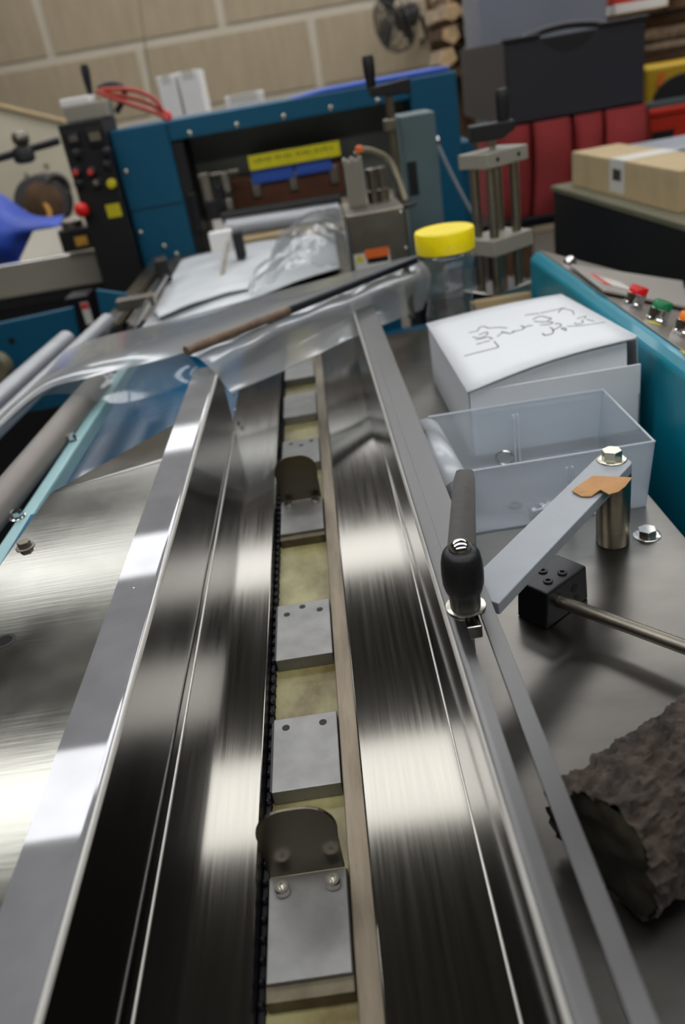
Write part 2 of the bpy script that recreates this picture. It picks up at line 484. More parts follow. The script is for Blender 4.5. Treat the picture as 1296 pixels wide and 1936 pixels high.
g1 = obj('guide_rail', loft(bm, [guide_left(y) for y in (-.1, .3, .7, 1.066)]), 'steel_guide', conv, smooth=True, topmat='steel_flange', label='left guide rail with wide polished flange')
# seam: raised lip where wall and floor meet, its bright line put into the colour
obj('seam_strip', box(NB(), -.1655, -.1638, -.1, 1.05, -.0005, .0018), 'steel_edge_glint', conv, bevel=.0008)
for p in ((441, 745), (444, 776), (447, 804)):
    q = GX(p[0], p[1], -.1655)
    screw('guide_screw', conv, (-.1655, q.y, q.z), .0035, .003, 'steel_bright', ax=(1, 0, 0), socket=False)
# right guide with slotted flange
def xr(y): return .0444 - .0118 * (y - .17)
ZF = .0955
def guide_right(y):
    x = xr(y); R = .0058
    pts = [(x + .0025, y, 0), (x, y, 0), (x, y, .001), (x, y, ZF - R - .0006), (x, y, ZF - R)]
    for k in range(1, 6):
        a = math.pi/2 * (k / 5)
        pts.append((x + R - R * math.cos(a), y, ZF - R + R * math.sin(a)))
    pts += [(x + R + .0006, y, ZF), (x + .0120, y, ZF), (x + .0125, y, ZF), (x + .0125, y, ZF - .0028)]
    for k in range(4):
        a = math.pi/2 * (1 - k / 3)
        pts.append((x + R - (R - .0025) * math.cos(a), y, ZF - R + (R - .0025) * math.sin(a)))
    return pts
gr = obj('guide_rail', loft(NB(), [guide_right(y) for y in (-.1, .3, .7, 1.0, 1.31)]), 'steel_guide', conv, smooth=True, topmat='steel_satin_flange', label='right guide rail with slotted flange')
bm = NB()
a, b = .456, 1.31
pts = [(xr(b) + .0125, b), (xr(b) + .034, b), (xr(a) + .0338, a), (xr(-.1) + .034, -.1), (xr(-.1) + .0235, -.1), (xr(.43) + .0235, .43)]
for k in range(1, 6):
    t = math.pi * k / 6
    pts.append((xr(.43) + .018 + .0055 * math.cos(t), .43 + .0055 * math.sin(t)))
pts += [(xr(.43) + .0125, .43), (xr(a) + .0125, a)]
prism(bm, [(x, y, ZF - .0028) for x, y in pts], (0, 0, .0028))
obj('flange', bm, 'steel_satin_flange', gr, bevel=.0006)
for (xa, xb, yy) in ((.0, .0, 0),):
    pass
obj('seam_strip', box(NB(), .0355, .0372, -.1, 1.30, -.0005, .0016), 'steel_edge_glint', conv, bevel=.0008)
# left side plate with an angled, folded-down far end
bm = NB()
zp = .0928
bl, br = G(95, 932, zp), G(322, 868, zp)
er = G(338, 797, zp - .006)
top = [(-.335, -.1), (-.185, -.1), (-.185, br.y + .012), (br.x, br.y), (bl.x, bl.y), (-.3225, .60)]
prism(bm, [(x, y, zp - .003) for x, y in top], (0, 0, .003))
sp = obj('side_plate', bm, 'steel_plate', conv, bevel=.001, label='scratched steel side plate')
bm = NB()
brr = Vector((-.185, br.y + .012, zp)); err = er + (er - G(95, 930, zp - .003)).normalized() * .022
prism(bm, [bl, Vector((br.x, br.y, zp)), brr, err, er], (0, 0, -.003))
obj('folded_lip', bm, 'steel_plate', sp, bevel=.0008)
hexbolt('plate_bolt', conv, G(48, 1034, zp), .006, .006, 'steel_dull')
bm = NB(); q = G(8, 1212, zp)
lathe(bm, (q.x, q.y, zp - .0002), [(.0085, 0), (.0085, .0004), (.0062, .0005), (.006, .0002)], 24)
obj('plate_hole', bm, ['black_matte'], conv, label='round hole in the side plate')
screw('plate_rivet', conv, G(253, 1112, .0955), .0012, .0008, 'zinc', socket=False)
# machine body under the conveyor
obj('frame_body', box(NB(), -.33, .26, -.1, 1.62, -.9, -.06), 'blue_teal', conv)
obj('frame_web', box(NB(), -.325, -.172, -.1, .70, -.06, .0895), 'blue_teal', conv)

# ---- carrier blocks riding in the slot
def holes(t, spots, z):
    for (x, y) in spots:
        bm = NB(); lathe(bm, (x, y, z), [(.0030, 0), (.0030, .0003), (.0022, .0003)], 14)
        obj('bolt_hole', bm, 'black_matte', t)
GRPC = 'carrier blocks riding in the conveyor slot'
def carrier(label, ya, yb, spots):
    t = thing('carrier_block', label, 'conveyor block', (-.0708, (ya + yb) / 2, -.0205), GRPC)
    obj('block', box(NB(), -.0955, -.0458, ya, yb, -.0205, -.008), 'block_alu', t, bevel=.0007)
    obj('dark_side_strip', box(NB(), -.0968, -.0956, ya + .002, yb - .002, -.0205, -.009), 'black_metal', t)  # thin black strip along the left edge of the block
    holes(t, spots, -.008)
    return t
def pusher(label, ya, yb, s):
    t = thing('pusher_block', label, 'conveyor pusher', (-.0708, (ya + yb) / 2, -.0205), GRPC)
    obj('block', box(NB(), -.0955, -.0458, ya, yb, -.0205, -.0105), 'block_side', t, bevel=.0007)
    pl = obj('foot_plate', box(NB(), -.0948, -.0465, ya + .009, yb - .0015, -.0105, -.0075), 'block_alu', t, bevel=.0006)
    # upright lug: rounded top
    bm = NB(); xc, wd, hz = -.0708, .0248, .0495
    pts = [(xc - wd + .001, -.0075), (xc + wd - .001, -.0075), (xc + wd - .001, hz - .030)]
    r = .020
    pts.append((xc + wd, hz - r))
    for k in range(1, 9):
        a = math.pi/2 * k / 8; pts.append((xc + wd - r + r * math.cos(a), hz - r + r * math.sin(a)))
    for k in range(0, 8):
        a = math.pi/2 * (1 + k / 8); pts.append((xc - wd + r + r * math.cos(a), hz - r + r * math.sin(a)))
    pts.append((xc - wd, hz - r)); pts.append((xc - wd + .001, hz - .030))
    prism(bm, [(x, yb - .0015, z) for x, z in pts], (0, .0022, 0))
    obj('lug', bm, 'lug_steel', t, bevel=.0005, label='upright rounded steel lug')
    for x in (-.0858, -.0545):
        screw('cap_screw', t, (x, s, -.0075), .0046, .0055, 'steel_bright')
    return t
pusher('nearest pusher block with an upright rounded steel lug and two cap screws', .2515, .328, .3155)
carrier('grey carrier block with two holes, just beyond the nearest upright lug', .3945, .4665, [(-.0857, .456), (-.0569, .456)])
carrier('grey carrier block with three holes, between the two upright lugs', .5378, .6185, [(-.0862, .6027), (-.0716, .6115), (-.0553, .6029)])
pusher('farther pusher block with an upright lug, beside the middle of the guide rail', .743, .827, .816)
carrier('small speckled carrier block just behind the farther upright lug', .926, 1.006, [(-.084, .995), (-.070, .985), (-.056, .995)])
carrier('carrier block in the slot just before the clear film hem', 1.094, 1.185, [])
carrier('carrier block in the slot under the clear film', 1.26, 1.345, [])

# ================================================================== RIGHT SIDE TABLE AND ITS FITTINGS
ZT = .01
tab = thing('steel_table', 'wide stainless steel side table to the right of the guide rail', 'table', (.16, .7, -.9))
obj('table_top', box(NB(), .052, .282, -.1, 1.36, ZT - .004, ZT), 'steel_table', tab, bevel=.001)
obj('table_frame', box(NB(), .262, .280, -.1, 1.36, -.9, ZT - .004), 'blue_teal', tab)
q = G(1224, 1012, ZT); hexbolt('table_bolt', tab, q, .0085, .007, 'steel_bright')
# swing arm on its post
px_, py_ = .2205, .612
t = thing('swing_arm', 'pale grey painted flat arm bolted on a round steel post', 'support arm', (px_, py_, ZT))
bm = NB(); lathe(bm, (px_, py_, ZT), [(.0142, 0), (.0148, .001), (.0148, .072), (.0142, .0725)], 36)
obj('post', bm, 'steel_brushed', t, smooth=True)
za = .0925
bm = NB()
d = Vector((px_ - .079, py_ - .458, 0)).normalized(); nrm = Vector((-d.y, d.x, 0))
w_ = .0158
P0 = Vector((.074, .437, 0))
s0 = Vector((.062, .437, 0))
e0 = Vector((px_, py_, 0))
pts = [e0 - nrm * w_, ]
for k in range(1, 8):
    a = -math.pi/2 + math.pi * k / 8
    pts.append(e0 + nrm * w_ * math.sin(a) + d * w_ * .55 * math.cos(a))
pts += [e0 + nrm * w_]
base = e0 - d * 0.225
pts += [base + nrm * w_, base - nrm * w_]
prism(bm, [(p.x, p.y, za - .0098) for p in pts], (0, 0, .0098))
obj('arm', bm, 'arm_paint', t, bevel=.0008)
hexbolt('arm_bolt', t, (px_ - .001, py_ + .002, za), .0088, .0095, 'zinc', rot=.5)
# scrap of brown tape on the arm
def on_arm(px, py): return G(px, py, za + .0006)
bm = NB()
poly = [(1082, 931), (1093, 920), (1121, 901), (1152, 903), (1196, 906), (1183, 921), (1170, 931), (1152, 941), (1136, 932), (1118, 940), (1100, 940)]
vs = []
for i, p in enumerate(poly):
    q = on_arm(*p); lift = .0025 if i in (7, 8) else (.001 if i in (0, 4) else .0002)
    vs.append(Vector((q.x, q.y, q.z + lift)))
prism(bm, vs, (0, 0, .0007))
tag(obj('cardboard_scrap', bm, 'card_tape'), 'torn scrap of brown card lying on the pale grey arm', 'cardboard scrap')
# clamp lever
lx, ly = .0572, .4335
t = thing('clamp_lever', 'black clamping lever standing in the slot of the guide flange', 'lever', (lx, ly, ZF))
bm = NB(); lathe(bm, (lx, ly, ZF), [(.0128, 0), (.0134, .0006), (.0134, .0016), (.012, .002), (.006, .002)], 28)
obj('washer', bm, 'zinc', t, smooth=True)
bm = NB()
lathe(bm, (lx, ly, ZF + .002), [(.0100, 0), (.0104, .001), (.0104, .0085), (.0125, .0135), (.0137, .019), (.0140, .027), (.0136, .035), (.0125, .0405), (.0112, .043), (.0085, .0445), (.006, .0447)], 32)
for k in range(16):
    pass
obj('hub', bm, 'black_plastic', t, smooth=True)
bm = NB(); lathe(bm, (lx, ly, ZF + .0462), [(.0070, -.002), (.0078, .0), (.0072, .003), (.0052, .0058), (.0025, .0072), (.0002, .0075)], 24)
obj('cap', bm, 'chrome', t, smooth=True, label='chrome dome cap')
tip = GY(879, 893, .525)
st = Vector((lx + .0012, ly + .004, ZF + .040))
dd = (tip - st); u = Vector((1, 0, 0)); u = (u - dd.normalized() * u.dot(dd.normalized())).normalized(); vv = dd.normalized().cross(u)
bm = NB()
secs = []
for k in range(8):
    f = k / 7; c = st + dd * f; hw = .0094 - .0018 * f; hh = .0056 - .0020 * f
    if k == 7: hw *= .8; hh *= .8
    secs.append([c + u * sx * hw + vv * sz * hh for sx, sz in ((-1, -.6), (-.6, -1), (.6, -1), (1, -.6), (1, .6), (.6, 1), (-.6, 1), (-1, .6))])
obj('handle', loft(bm, secs), 'lever_grey', t, smooth=True)
bm = NB(); obox(bm, (.0593, ly - .007, ZF - .0095), (.0104, .020, .010))
obj('clamp_nut', bm, 'steel_bright', t, bevel=.0008)
bm = NB(); cyl(bm, (lx, ly, ZF - .04), (lx, ly, ZF + .001), .004)
obj('stud', bm, 'steel_dull', t, smooth=True)
# black rod clamp
c0 = G(1035, 1191, ZT); c1 = G(1113, 1131, ZT); c2 = G(979, 1166, ZT)
ex_ = (c1 - c0); ey_ = Vector((-ex_.y, ex_.x, 0)).normalized() * .030
hb = .0335
t = thing('rod_clamp', 'black metal clamp block holding a grey rod on the steel table', 'clamp', tuple((c0 + c1) / 2 + ey_ / 2))
ins = ex_ * .04
bm = NB(); hexa(bm, [c0, c1, c1 + ey_, c0 + ey_], [p + Vector((0, 0, hb)) for p in (c0 + ins, c1 - ins, c1 + ey_ - ins, c0 + ey_ + ins)])
obj('block', bm, 'black_metal', t, bevel=.0016)
up = Vector((0, 0, hb))
fn = Vector((ex_.y, -ex_.x, 0)).normalized()
for fa, fb in ((.25, .35), (.45, .75), (.62, .30)):
    screw('set_screw', t, c0 + ex_ * (.1 + fa * .8) + ey_ * fb + up - Vector((0, 0, .0004)), .0038, .0018, 'black_plastic')
for f, z in ((.66, .021), (.70, .009)):
    bm = NB(); p = c0 + ex_ * f + Vector((0, 0, z)); lathe(bm, p, [(.0040, 0), (.0040, .0004), (.0026, .0004)], 14, axis=tuple(fn))
    obj('bolt_hole', bm, 'black_matte', t)
rs = c0 + ex_ * .30 + Vector((0, 0, .019)); re_ = G(1330, 1236, .030)
dr = (re_ - rs).normalized()
bm = NB(); cyl(bm, rs - dr * .01, rs + dr * .132, .0053, 24)
obj('rod', bm, 'steel_dull', t, smooth=True, label='grey steel rod')

# ---- parts bin of milky plastic (open front to the left)
bx0, bx1, by0, by1, bh = .0935, .2745, .6615, .800, .067
t = thing('parts_bin', 'translucent milky plastic parts bin with an open left end', 'storage bin', ((bx0 + bx1) / 2, (by0 + by1) / 2, ZT))
th = .0018
flare = .006
bm = NB(); box(bm, bx0, bx1 - .004, by0, by1, ZT, ZT + th); obj('bottom', bm, 'bin_plastic', t)
def wallq(a, b, fa, fb, z0=ZT, z1=ZT + bh, tv=(0, th, 0)):
    bm = NB(); prism(bm, [a + (z0,), b + (z0,), fb + (z1,), fa + (z1,)], tv); return bm
obj('side_wall', wallq((bx0, by0), (bx1 - .004, by0), (bx0 + .005, by0 + .004), (bx1 + .004, by0 + .004)), 'bin_plastic', t, bevel=.0005)
obj('side_wall', wallq((bx0, by1 - th), (bx1 - .004, by1 - th), (bx0 - .008, by1 + .010), (bx1 + .004, by1 + .006)), 'bin_plastic', t, bevel=.0005)
bm = NB(); prism(bm, [(bx1 - .004, by0, ZT), (bx1 - .004, by1, ZT), (bx1 + .004, by1 + .006, ZT + bh), (bx1 + .004, by0 + .004, ZT + bh)], (-th, 0, 0)); obj('end_wall', bm, 'bin_plastic', t)
bm = NB(); prism(bm, [(bx0, by0, ZT), (bx0, by1, ZT), (bx0 - .004, by1 + .004, ZT + .030), (bx0 - .004, by0 + .002, ZT + .030)], (th, 0, 0)); obj('low_front', bm, 'bin_plastic', t)
# rolled lip of the open end
bm = NB()
path = []
p0, p1 = Vector((bx0 - .002, by0 + .008, ZT + .056)), Vector((bx0 - .012, by1 + .008, ZT + .064))
rows = []
for k in range(9):
    a = -2.2 + k * .42; r = .014
    off = Vector((r * math.sin(a) * -1.1, 0, r * math.cos(a) - .012))
    rows.append([p0 + off, p1 + off])
rv = [[bm.verts.new(p) for p in r] for r in rows]
for p, q in zip(rv, rv[1:]): bm.faces.new((p[0], p[1], q[1], q[0]))
obj('rolled_lip', bm, 'bin_lip', t, smooth=True, solid=.0016)
for x in (.176, .1805):
    obj('rib', box(NB(), x, x + .0016, by1 - .004, by1 + .0005, ZT + .002, ZT + .058), 'bin_lip', t)
for x in (.194, .1995):
    obj('rib', box(NB(), x, x + .0016, by0 + .002, by0 + .0055, ZT + .002, ZT + .055), 'bin_lip', t)
za_r = ZT + bh
for p_, q_ in (((bx0 + .005, by0 + .004), (bx1 + .004, by0 + .004)), ((bx0 - .008, by1 + .010), (bx1 + .004, by1 + .006)), ((bx1 + .003, by0 + .004), (bx1 + .003, by1 + .006))):
    bm = NB(); tube(bm, [Vector(p_ + (za_r,)), Vector(q_ + (za_r,))], .0011, 8); obj('rim_edge', bm, 'bin_lip', t, smooth=True)
# hardware lying in the bin
def ring(bm, c, R, r, ax=None, seg=22, s2=8):
    c = Vector(c); u, v = frame_of(ax) if ax else (Vector((1, 0, 0)), Vector((0, 1, 0)))
    a = u.cross(v); rr = []
    for i in range(seg):
        t_ = 2*math.pi*i/seg; d_ = u*math.cos(t_) + v*math.sin(t_)
        rr.append([bm.verts.new(c + d_*(R + r*math.cos(2*math.pi*k/s2)) + a*r*math.sin(2*math.pi*k/s2)) for k in range(s2)])
    for i in range(seg):
        for k in range(s2):
            bm.faces.new((rr[i][k], rr[(i+1) % seg][k], rr[(i+1) % seg][(k+1) % s2], rr[i][(k+1) % s2]))
    return bm
tag(obj('steel_ring', ring(NB(), (.163, .790, ZT + .012), .0095, .0012, ax=(.3, 1, .25)), 'steel_bright', smooth=True), 'steel ring leaning on the far wall of the milky bin', 'ring')
tag(obj('flat_washer', ring(NB(), (.152, .700, ZT + .0035), .0055, .0013), 'steel_dull', smooth=True), 'small flat washer lying on the bottom of the milky bin', 'washer')
for i, (x, y, rz, lb) in enumerate(((.166, .676, .25, 'small silver screw lying in the bin, nearest its long front wall'), (.176, .683, .5, 'small silver screw lying in the bin, behind another screw'))):
    bm = NB(); d_ = Vector((math.cos(rz), math.sin(rz), 0)); c = Vector((x, y, ZT + .0058))
    cyl(bm, c, c + d_ * .014, .0024, 10); cyl(bm, c - d_ * .004, c, .0042, 12)
    tag(obj('screw', bm, 'chrome', smooth=True), lb, 'screw', 'small screws in the milky bin')

# ---- white carton with handwriting
F0 = Vector((.134, .826, 0)); F1 = Vector((.3265, .826, 0)); B0 = Vector((.130, 1.100, 0)); B1 = Vector((.3215, 1.105, 0))
zb = .0915
t = thing('white_carton', 'white card carton with handwriting on its half-closed lid', 'carton', (.228, .965, ZT))
th = .0022
def pv(p, z): return (p.x, p.y, z)
bm = NB(); hexa(bm, [pv(F0, ZT), pv(F1, ZT), pv(B1, ZT), pv(B0, ZT)], [pv(F0, ZT + th), pv(F1, ZT + th), pv(B1, ZT + th), pv(B0, ZT + th)])
obj('bottom', bm, 'paper_white', t)
def cwall(a, b, inn, nm):
    bm = NB(); prism(bm, [pv(a, ZT), pv(b, ZT), pv(b, zb), pv(a, zb)], inn); return obj(nm, bm, 'paper_white', t, bevel=.0006)
cwall(F0, F1, (0, th, 0), 'front_wall'); cwall(B0, B1, (0, -th, 0), 'back_wall')
cwall(F0, B0, (th, 0, 0), 'side_wall'); bm = NB(); prism(bm, [pv(F1, ZT), pv(B1, ZT), pv(B1, zb - .002), pv(F1, zb - .034)], (-th, 0, 0)); obj('side_wall', bm, 'paper_white', t, bevel=.0006)
LC = GY(1204, 639, .832); LB = GY(1062, 557, 1.108)
LA = Vector((.1285, 1.105, zb + .001)); LD = Vector((.133, .823, zb + .001))
bm = NB()
N_ = 8
grid = []
for j in range(N_ + 1):
    row = []
    for i in range(N_ + 1):
        f, g = i / N_, j / N_
        p = (LD * (1 - f) + LC * f) * (1 - g) + (LA * (1 - f) + LB * f) * g
        p = p + Vector((0, 0, .006 * math.sin(math.pi * f) * (1 - .5 * g)))
        row.append(bm.verts.new(p))
    grid.append(row)
for j in range(N_):
    for i in range(N_): bm.faces.new((grid[j][i], grid[j][i+1], grid[j+1][i+1], grid[j+1][i]))
lid = obj('lid', bm, 'paper_white', t, smooth=True, solid=.0022)
bm = NB()
pr = []
for i in range(N_ + 1):
    f = i / N_
    p = LD * (1 - f) + LC * f + Vector((0, 0, .006 * math.sin(math.pi * f)))
    pr.append(p)
pr = [Vector((LD.x + (p.x - LD.x) * .95, p.y, p.z)) for p in pr]
top = [bm.verts.new(p + Vector((0, .004, 0))) for p in pr]; bot = [bm.verts.new(Vector((p.x, .8305 + .001, zb - .03))) for p in pr]
for i in range(N_): bm.faces.new((bot[i], bot[i+1], top[i+1], top[i]))
obj('front_flap', bm, 'paper_white', lid, solid=.0018)
bm = NB()
q = [LC + Vector((.004, .012, -.002)), LB + Vector((.004, -.012, -.002)), LB + Vector((.011, -.03, -.055)), LC + Vector((.014, .03, -.062))]
prism(bm, q, (.0018, 0, 0)); obj('tuck_flap', bm, 'paper_white', lid, bevel=.0005)
# handwriting: thin pen strokes lying on the lid
strokes = [
 [(80,490),(200,458),(350,420),(347,398),(325,370)],
 [(180,395),(235,378),(290,365)],[(170,360),(230,345),(285,335),(300,350),(315,345)],
 [(150,335),(215,342),(268,312),(262,295),(200,318)],[(115,300),(185,285),(200,260),(240,248),(280,262),(350,256),(430,260)],
 [(350,330),(400,297),(450,306),(490,290)],[(385,290),(425,302)],[(470,290),(530,280),(562,268),(565,250),(540,245)],[(560,265),(600,245),(640,240)],
 [(720,305),(740,320),(790,310),(808,290),(795,262),(778,258)],[(800,282),(870,243),(858,228),(820,226)],[(870,262),(910,282),(905,262),(880,260)],
 [(700,236),(770,232),(800,213),(700,212),(650,206)],[(640,190),(700,165),(760,175),(792,185),(760,200)],[(575,158),(620,150),(690,142)],
 [(920,247),(1050,240),(1230,214)],[(980,220),(1010,230),(1050,215),(1040,195)],[(1000,185),(1070,165),(1060,186)],[(850,135),(880,105),(960,120),(975,152)],[(1080,190),(1140,208)],[(700,140),(800,118),(900,95)]]
def lid_pt(px, py):
    d = ray(px, py)
    best = None
    nn = (LC - LD).cross(LA - LD).normalized()
    tt = (LD - CAMP).dot(nn) / d.dot(nn)
    p = CAMP + d * tt
    for _ in range(12):   # meet the slightly arched, twisted lid
        f = (p.x - LD.x) / (LC.x - LD.x); g = (p.y - LD.y) / (LA.y - LD.y)
        f = min(max(f, 0), 1); g = min(max(g, 0), 1)
        qz = ((LD.z*(1-f)+LC.z*f)*(1-g) + (LA.z*(1-f)+LB.z*f)*g) + .006*math.sin(math.pi*f)*(1-.5*g)
        p = CAMP + d * ((qz + .0013 - H) / d.z)
    return p
bm = NB()
for s in strokes:
    P = [lid_pt(860 + a / 4.32, 560 + b / 4.32) for a, b in s]
    fine = [crom(P, k / (len(P) * 5)) for k in range(len(P) * 5 + 1)]
    tube(bm, fine, .00075, 5)
obj('handwriting', bm, 'ink', lid, label='dark handwritten pen marks')

# ---- jar with yellow lid
jx, jy = .1800, 1.205
t = thing('plastic_jar', 'clear ribbed plastic jar with a yellow screw lid behind the carton', 'jar', (jx, jy, ZT))
prof = [(.030, 0), (.036, .002), (.0375, .008), (.036, .020), (.0355, .035), (.0385, .052), (.0388, .062), (.0365, .072), (.0345, .082), (.035, .092), (.0375, .101), (.0355, .112), (.036, .122), (.0405, .137), (.0425, .146), (.0425, .152), (.040, .156), (.038, .158), (.038, .172)]
bm = NB(); lathe(bm, (jx, jy, ZT), prof, 48, cap1=False)
obj('jar_body', bm, 'jar_plastic', t, smooth=True)
bm = NB(); lathe(bm, (jx, jy, ZT), [(.0405, .158), (.0432, .1585), (.0438, .161), (.0440, .186), (.0425, .1885), (.0395, .1895), (.0388, .1885), (.001, .1885)], 56)
obj('jar_lid', bm, 'lid_yellow', t, smooth=True)
# cardboard tray beyond the jar
bm = NB(); a_ = GY(905, 560, 1.335); b_ = GY(985, 548, 1.335)
x0, x1 = .236, .335
box(bm, x0, x1, 1.325, 1.329, ZT, ZT + .040); box(bm, x0, x1, 1.35, 1.354, ZT, ZT + .036); box(bm, x0, x0 + .004, 1.325, 1.354, ZT, ZT + .036); box(bm, x0, x1, 1.325, 1.354, ZT, ZT + .003)
tag(obj('cardboard_tray', bm, 'card_brown', bevel=.0006), 'low brown cardboard tray between the jar and the teal console', 'cardboard tray')

# ---- piece of firewood on the table
la = Vector((.096, .276, 0)); ld = Vector((.875, .48, 0)).normalized()
t = thing('firewood_log', 'rough dark brown piece of firewood lying on the steel table', 'firewood', (la.x + .09, la.y + .05, ZT))
bm = NB()
seg, nl = 140, 150
rr0, L_ = .0345, .20
sd = Vector((-ld.y, ld.x, 0)); zc_ = ZT + .034
rings = []
for j in range(nl + 1):
    f = j / nl; c = la + ld * (f * L_) + Vector((0, 0, zc_)); row = []
    for k in range(seg):
        a = 2*math.pi*k/seg
        dirv = sd * math.cos(a) + Vector((0, 0, 1)) * math.sin(a)
        r = rr0 * (1 + .10 * math.cos(3*a + .6) + .06 * math.cos(2*a))
        p = c + dirv * r
        bark = noise.noise(Vector((f * 9, math.cos(a) * 7, math.sin(a) * 7))) * .0045 + abs(noise.noise(Vector((f * 16, math.cos(a) * 18, math.sin(a) * 18)))) * .006 + noise.noise(p * 150) * .0022 + noise.noise(p * 420) * .0012
        p = p + dirv * bark + ld * (noise.noise(Vector((a * 2, 3, f))) * .006 if j == 0 else 0)
        p.z = max(p.z, ZT + .0004)
        row.append(bm.verts.new(p))
    rings.append(row)
for p, q in zip(rings, rings[1:]):
    for k in range(seg): bm.faces.new((p[k], p[(k+1) % seg], q[(k+1) % seg], q[k]))
bm.faces.new(rings[-1])
obj('bark', bm, 'bark', t, smooth=True)
bm = NB()
cen = la + Vector((0, 0, zc_))
prev = None
rws = []
src = [v_ for v_ in range(seg)]
for m_ in range(1, 7):
    f = m_ / 6
    row = []
    for k in range(seg):
        a = 2*math.pi*k/seg
        dirv = sd * math.cos(a) + Vector((0, 0, 1)) * math.sin(a)
        r = rr0 * (1 + .10 * math.cos(3*a + .6) + .06 * math.cos(2*a)) * f * .985
        p = cen + dirv * r + ld * (noise.noise(Vector((dirv * r * 90))) * .003 - .001 * math.cos(f * 9))
        p.z = max(p.z, ZT + .0006)
        row.append(bm.verts.new(p))
    rws.append(row)
bm.faces.new(rws[0])
for p, q in zip(rws, rws[1:]):
    for k in range(seg): bm.faces.new((p[k], p[(k+1) % seg], q[(k+1) % seg], q[k]))
obj('sawn_end', bm, 'bark_end', t, smooth=True)

# ================================================================== TEAL CONSOLE
cx = .345; cy0, cy1 = .45, 1.37; zr = .108
t = thing('operator_console', 'teal operator console with sloping grey button panel', 'console', (.5, .9, FZ))
sl = math.tan(math.radians(23))
xe = .80
sec = [(cx, FZ), (cx, zr - .012), (cx + .012, zr), (xe, zr - (xe - cx - .012) * sl), (xe, FZ)]
bm = NB(); prism(bm, [(x, cy0, z) for x, z in sec], (0, cy1 - cy0, 0))
obj('cabinet', bm, 'teal', t, bevel=.004)
def onp(x, y, up=0.):   # point on the sloping top
    return Vector((x, y, zr - (x - cx - .012) * sl + up))
pn = Vector((math.sin(math.radians(23)), 0, math.cos(math.radians(23))))
ps = Vector((math.cos(math.radians(23)), 0, -math.sin(math.radians(23))))
bm = NB()
prism(bm, [onp(cx + .016, cy0, .0006), onp(xe - .002, cy0, .0006), onp(xe - .002, cy1 - .004, .0006), onp(cx + .016, cy1 - .004, .0006)], pn * .002)
pan = obj('button_panel', bm, 'panel_grey', t, bevel=.0006)
def hit_panel(px, py, up=0.):
    d = ray(px, py); p0 = onp(cx + .012, 0) + pn * up
    return CAMP + d * ((p0 - CAMP).dot(pn) / d.dot(pn))
for px, py, m, lb in ((1196, 578, 'red_cap', 'red push button'), (1240, 608, 'green_cap', 'green push button'), (1290, 632, 'orange_cap', 'orange push button')):
    p = hit_panel(px, py, .003)
    bm = NB(); lathe(bm, p, [(.0135, 0), (.0135, .004), (.0125, .005), (.0125, .016), (.011, .017)], 28, axis=tuple(pn))
    bt = obj('push_button', bm, 'chrome', t, smooth=True, label=lb)
    bm = NB(); lathe(bm, p + pn * .016, [(.0118, 0), (.0118, .008), (.0105, .0095), (.0001, .0098)], 28, axis=tuple(pn))
    obj('button_cap', bm, m, bt, smooth=True)
for px, py in ((1222, 606), (1285, 662)):
    p = hit_panel(px, py, .0028)
    bm = NB(); prism(bm, [p, p + ps * .016, p + ps * .016 + Vector((0, -.012, 0)), p + Vector((0, -.012, 0))], pn * .0004); obj('panel_label', bm, 'yellow_label', t)
pq = [hit_panel(*p, .006) for p in ((1078, 504), (1142, 553), (1300, 585), (1290, 535))]
bm = NB(); prism(bm, pq, pn * .004)
sp_ = obj('display_frame', bm, 'sheet_plate', t, bevel=.001, label='pale plate on the panel')
p = hit_panel(1112, 517, .0103); bm = NB(); prism(bm, [p, p + ps * .05, p + ps * .05 + Vector((0, -.06, 0)), p + Vector((0, -.06, 0))], pn * .0004); obj('print', bm, 'label_white', sp_)
p = hit_panel(1112, 516, .0103); bm = NB(); prism(bm, [p, p + ps * .012, p + ps * .012 + Vector((0, -.07, 0)), p + Vector((0, -.07, 0))], pn * .0007); obj('red_print', bm, 'label_red', sp_)
p = hit_panel(1077, 500, .003)
bm = NB(); lathe(bm, p, [(.010, 0), (.010, .005), (.007, .012), (.001, .014)], 20, axis=tuple(pn)); obj('indicator', bm, 'chrome', t, smooth=True)

# ================================================================== FILM, RODS AND THE WEB
# diagonal film bar
ra, rb = G(352, 664, .128), G(797, 487, .128)
t = thing('film_bar', 'long thin bar laid diagonally across the conveyor under clear film', 'bar', tuple(ra))
dm = ra.lerp(rb, .38)
bm = NB(); cyl(bm, ra, dm, .0068, 16); obj('rusty_end', bm, 'rod_rust', t, smooth=True, label='brownish worn end of the bar')
bm = NB(); cyl(bm, dm, rb, .0062, 16); obj('dark_shaft', bm, 'rod_dark', t, smooth=True)
bm = NB(); cyl(bm, rb - Vector((.03, .027, .09)), rb - Vector((.03, .027, 0)), .006, 12); obj('bar_post', bm, 'steel_dull', t, smooth=True)
f = thing('film_sheet', 'clear plastic film pulled over the diagonal bar and the left rollers', 'plastic film', (-.2, 1.05, .1))
r0 = [G(-30, 812, .098), G(75, 716, .100), G(150, 650, .105), G(300, 612, .112), G(480, 563, .118), G(640, 520, .118), G(790, 481, .116)]
r1 = [G(-20, 815, .100), G(80, 725, .108), G(185, 678, .120), G(325, 640, .120), G(490, 590, .122), G(640, 542, .122), G(795, 486, .119)]
r2 = [G(-12, 818, .098), G(85, 738, .104), G(200, 706, .115), G(352, 666, .1195), G(500, 609, .1195), G(645, 553, .1195), G(797, 491, .1195)]
obj('upper_sheet', sheet(NB(), [r0, r1, r2], 60, 14, .0007, 20), 'film_clear', f, smooth=True)
r3 = [r2[0], r2[1], r2[2], r2[3]]
r4 = [G(-5, 815, .092), G(90, 741, .095), G(215, 735, .098), G(372, 690, .105)]
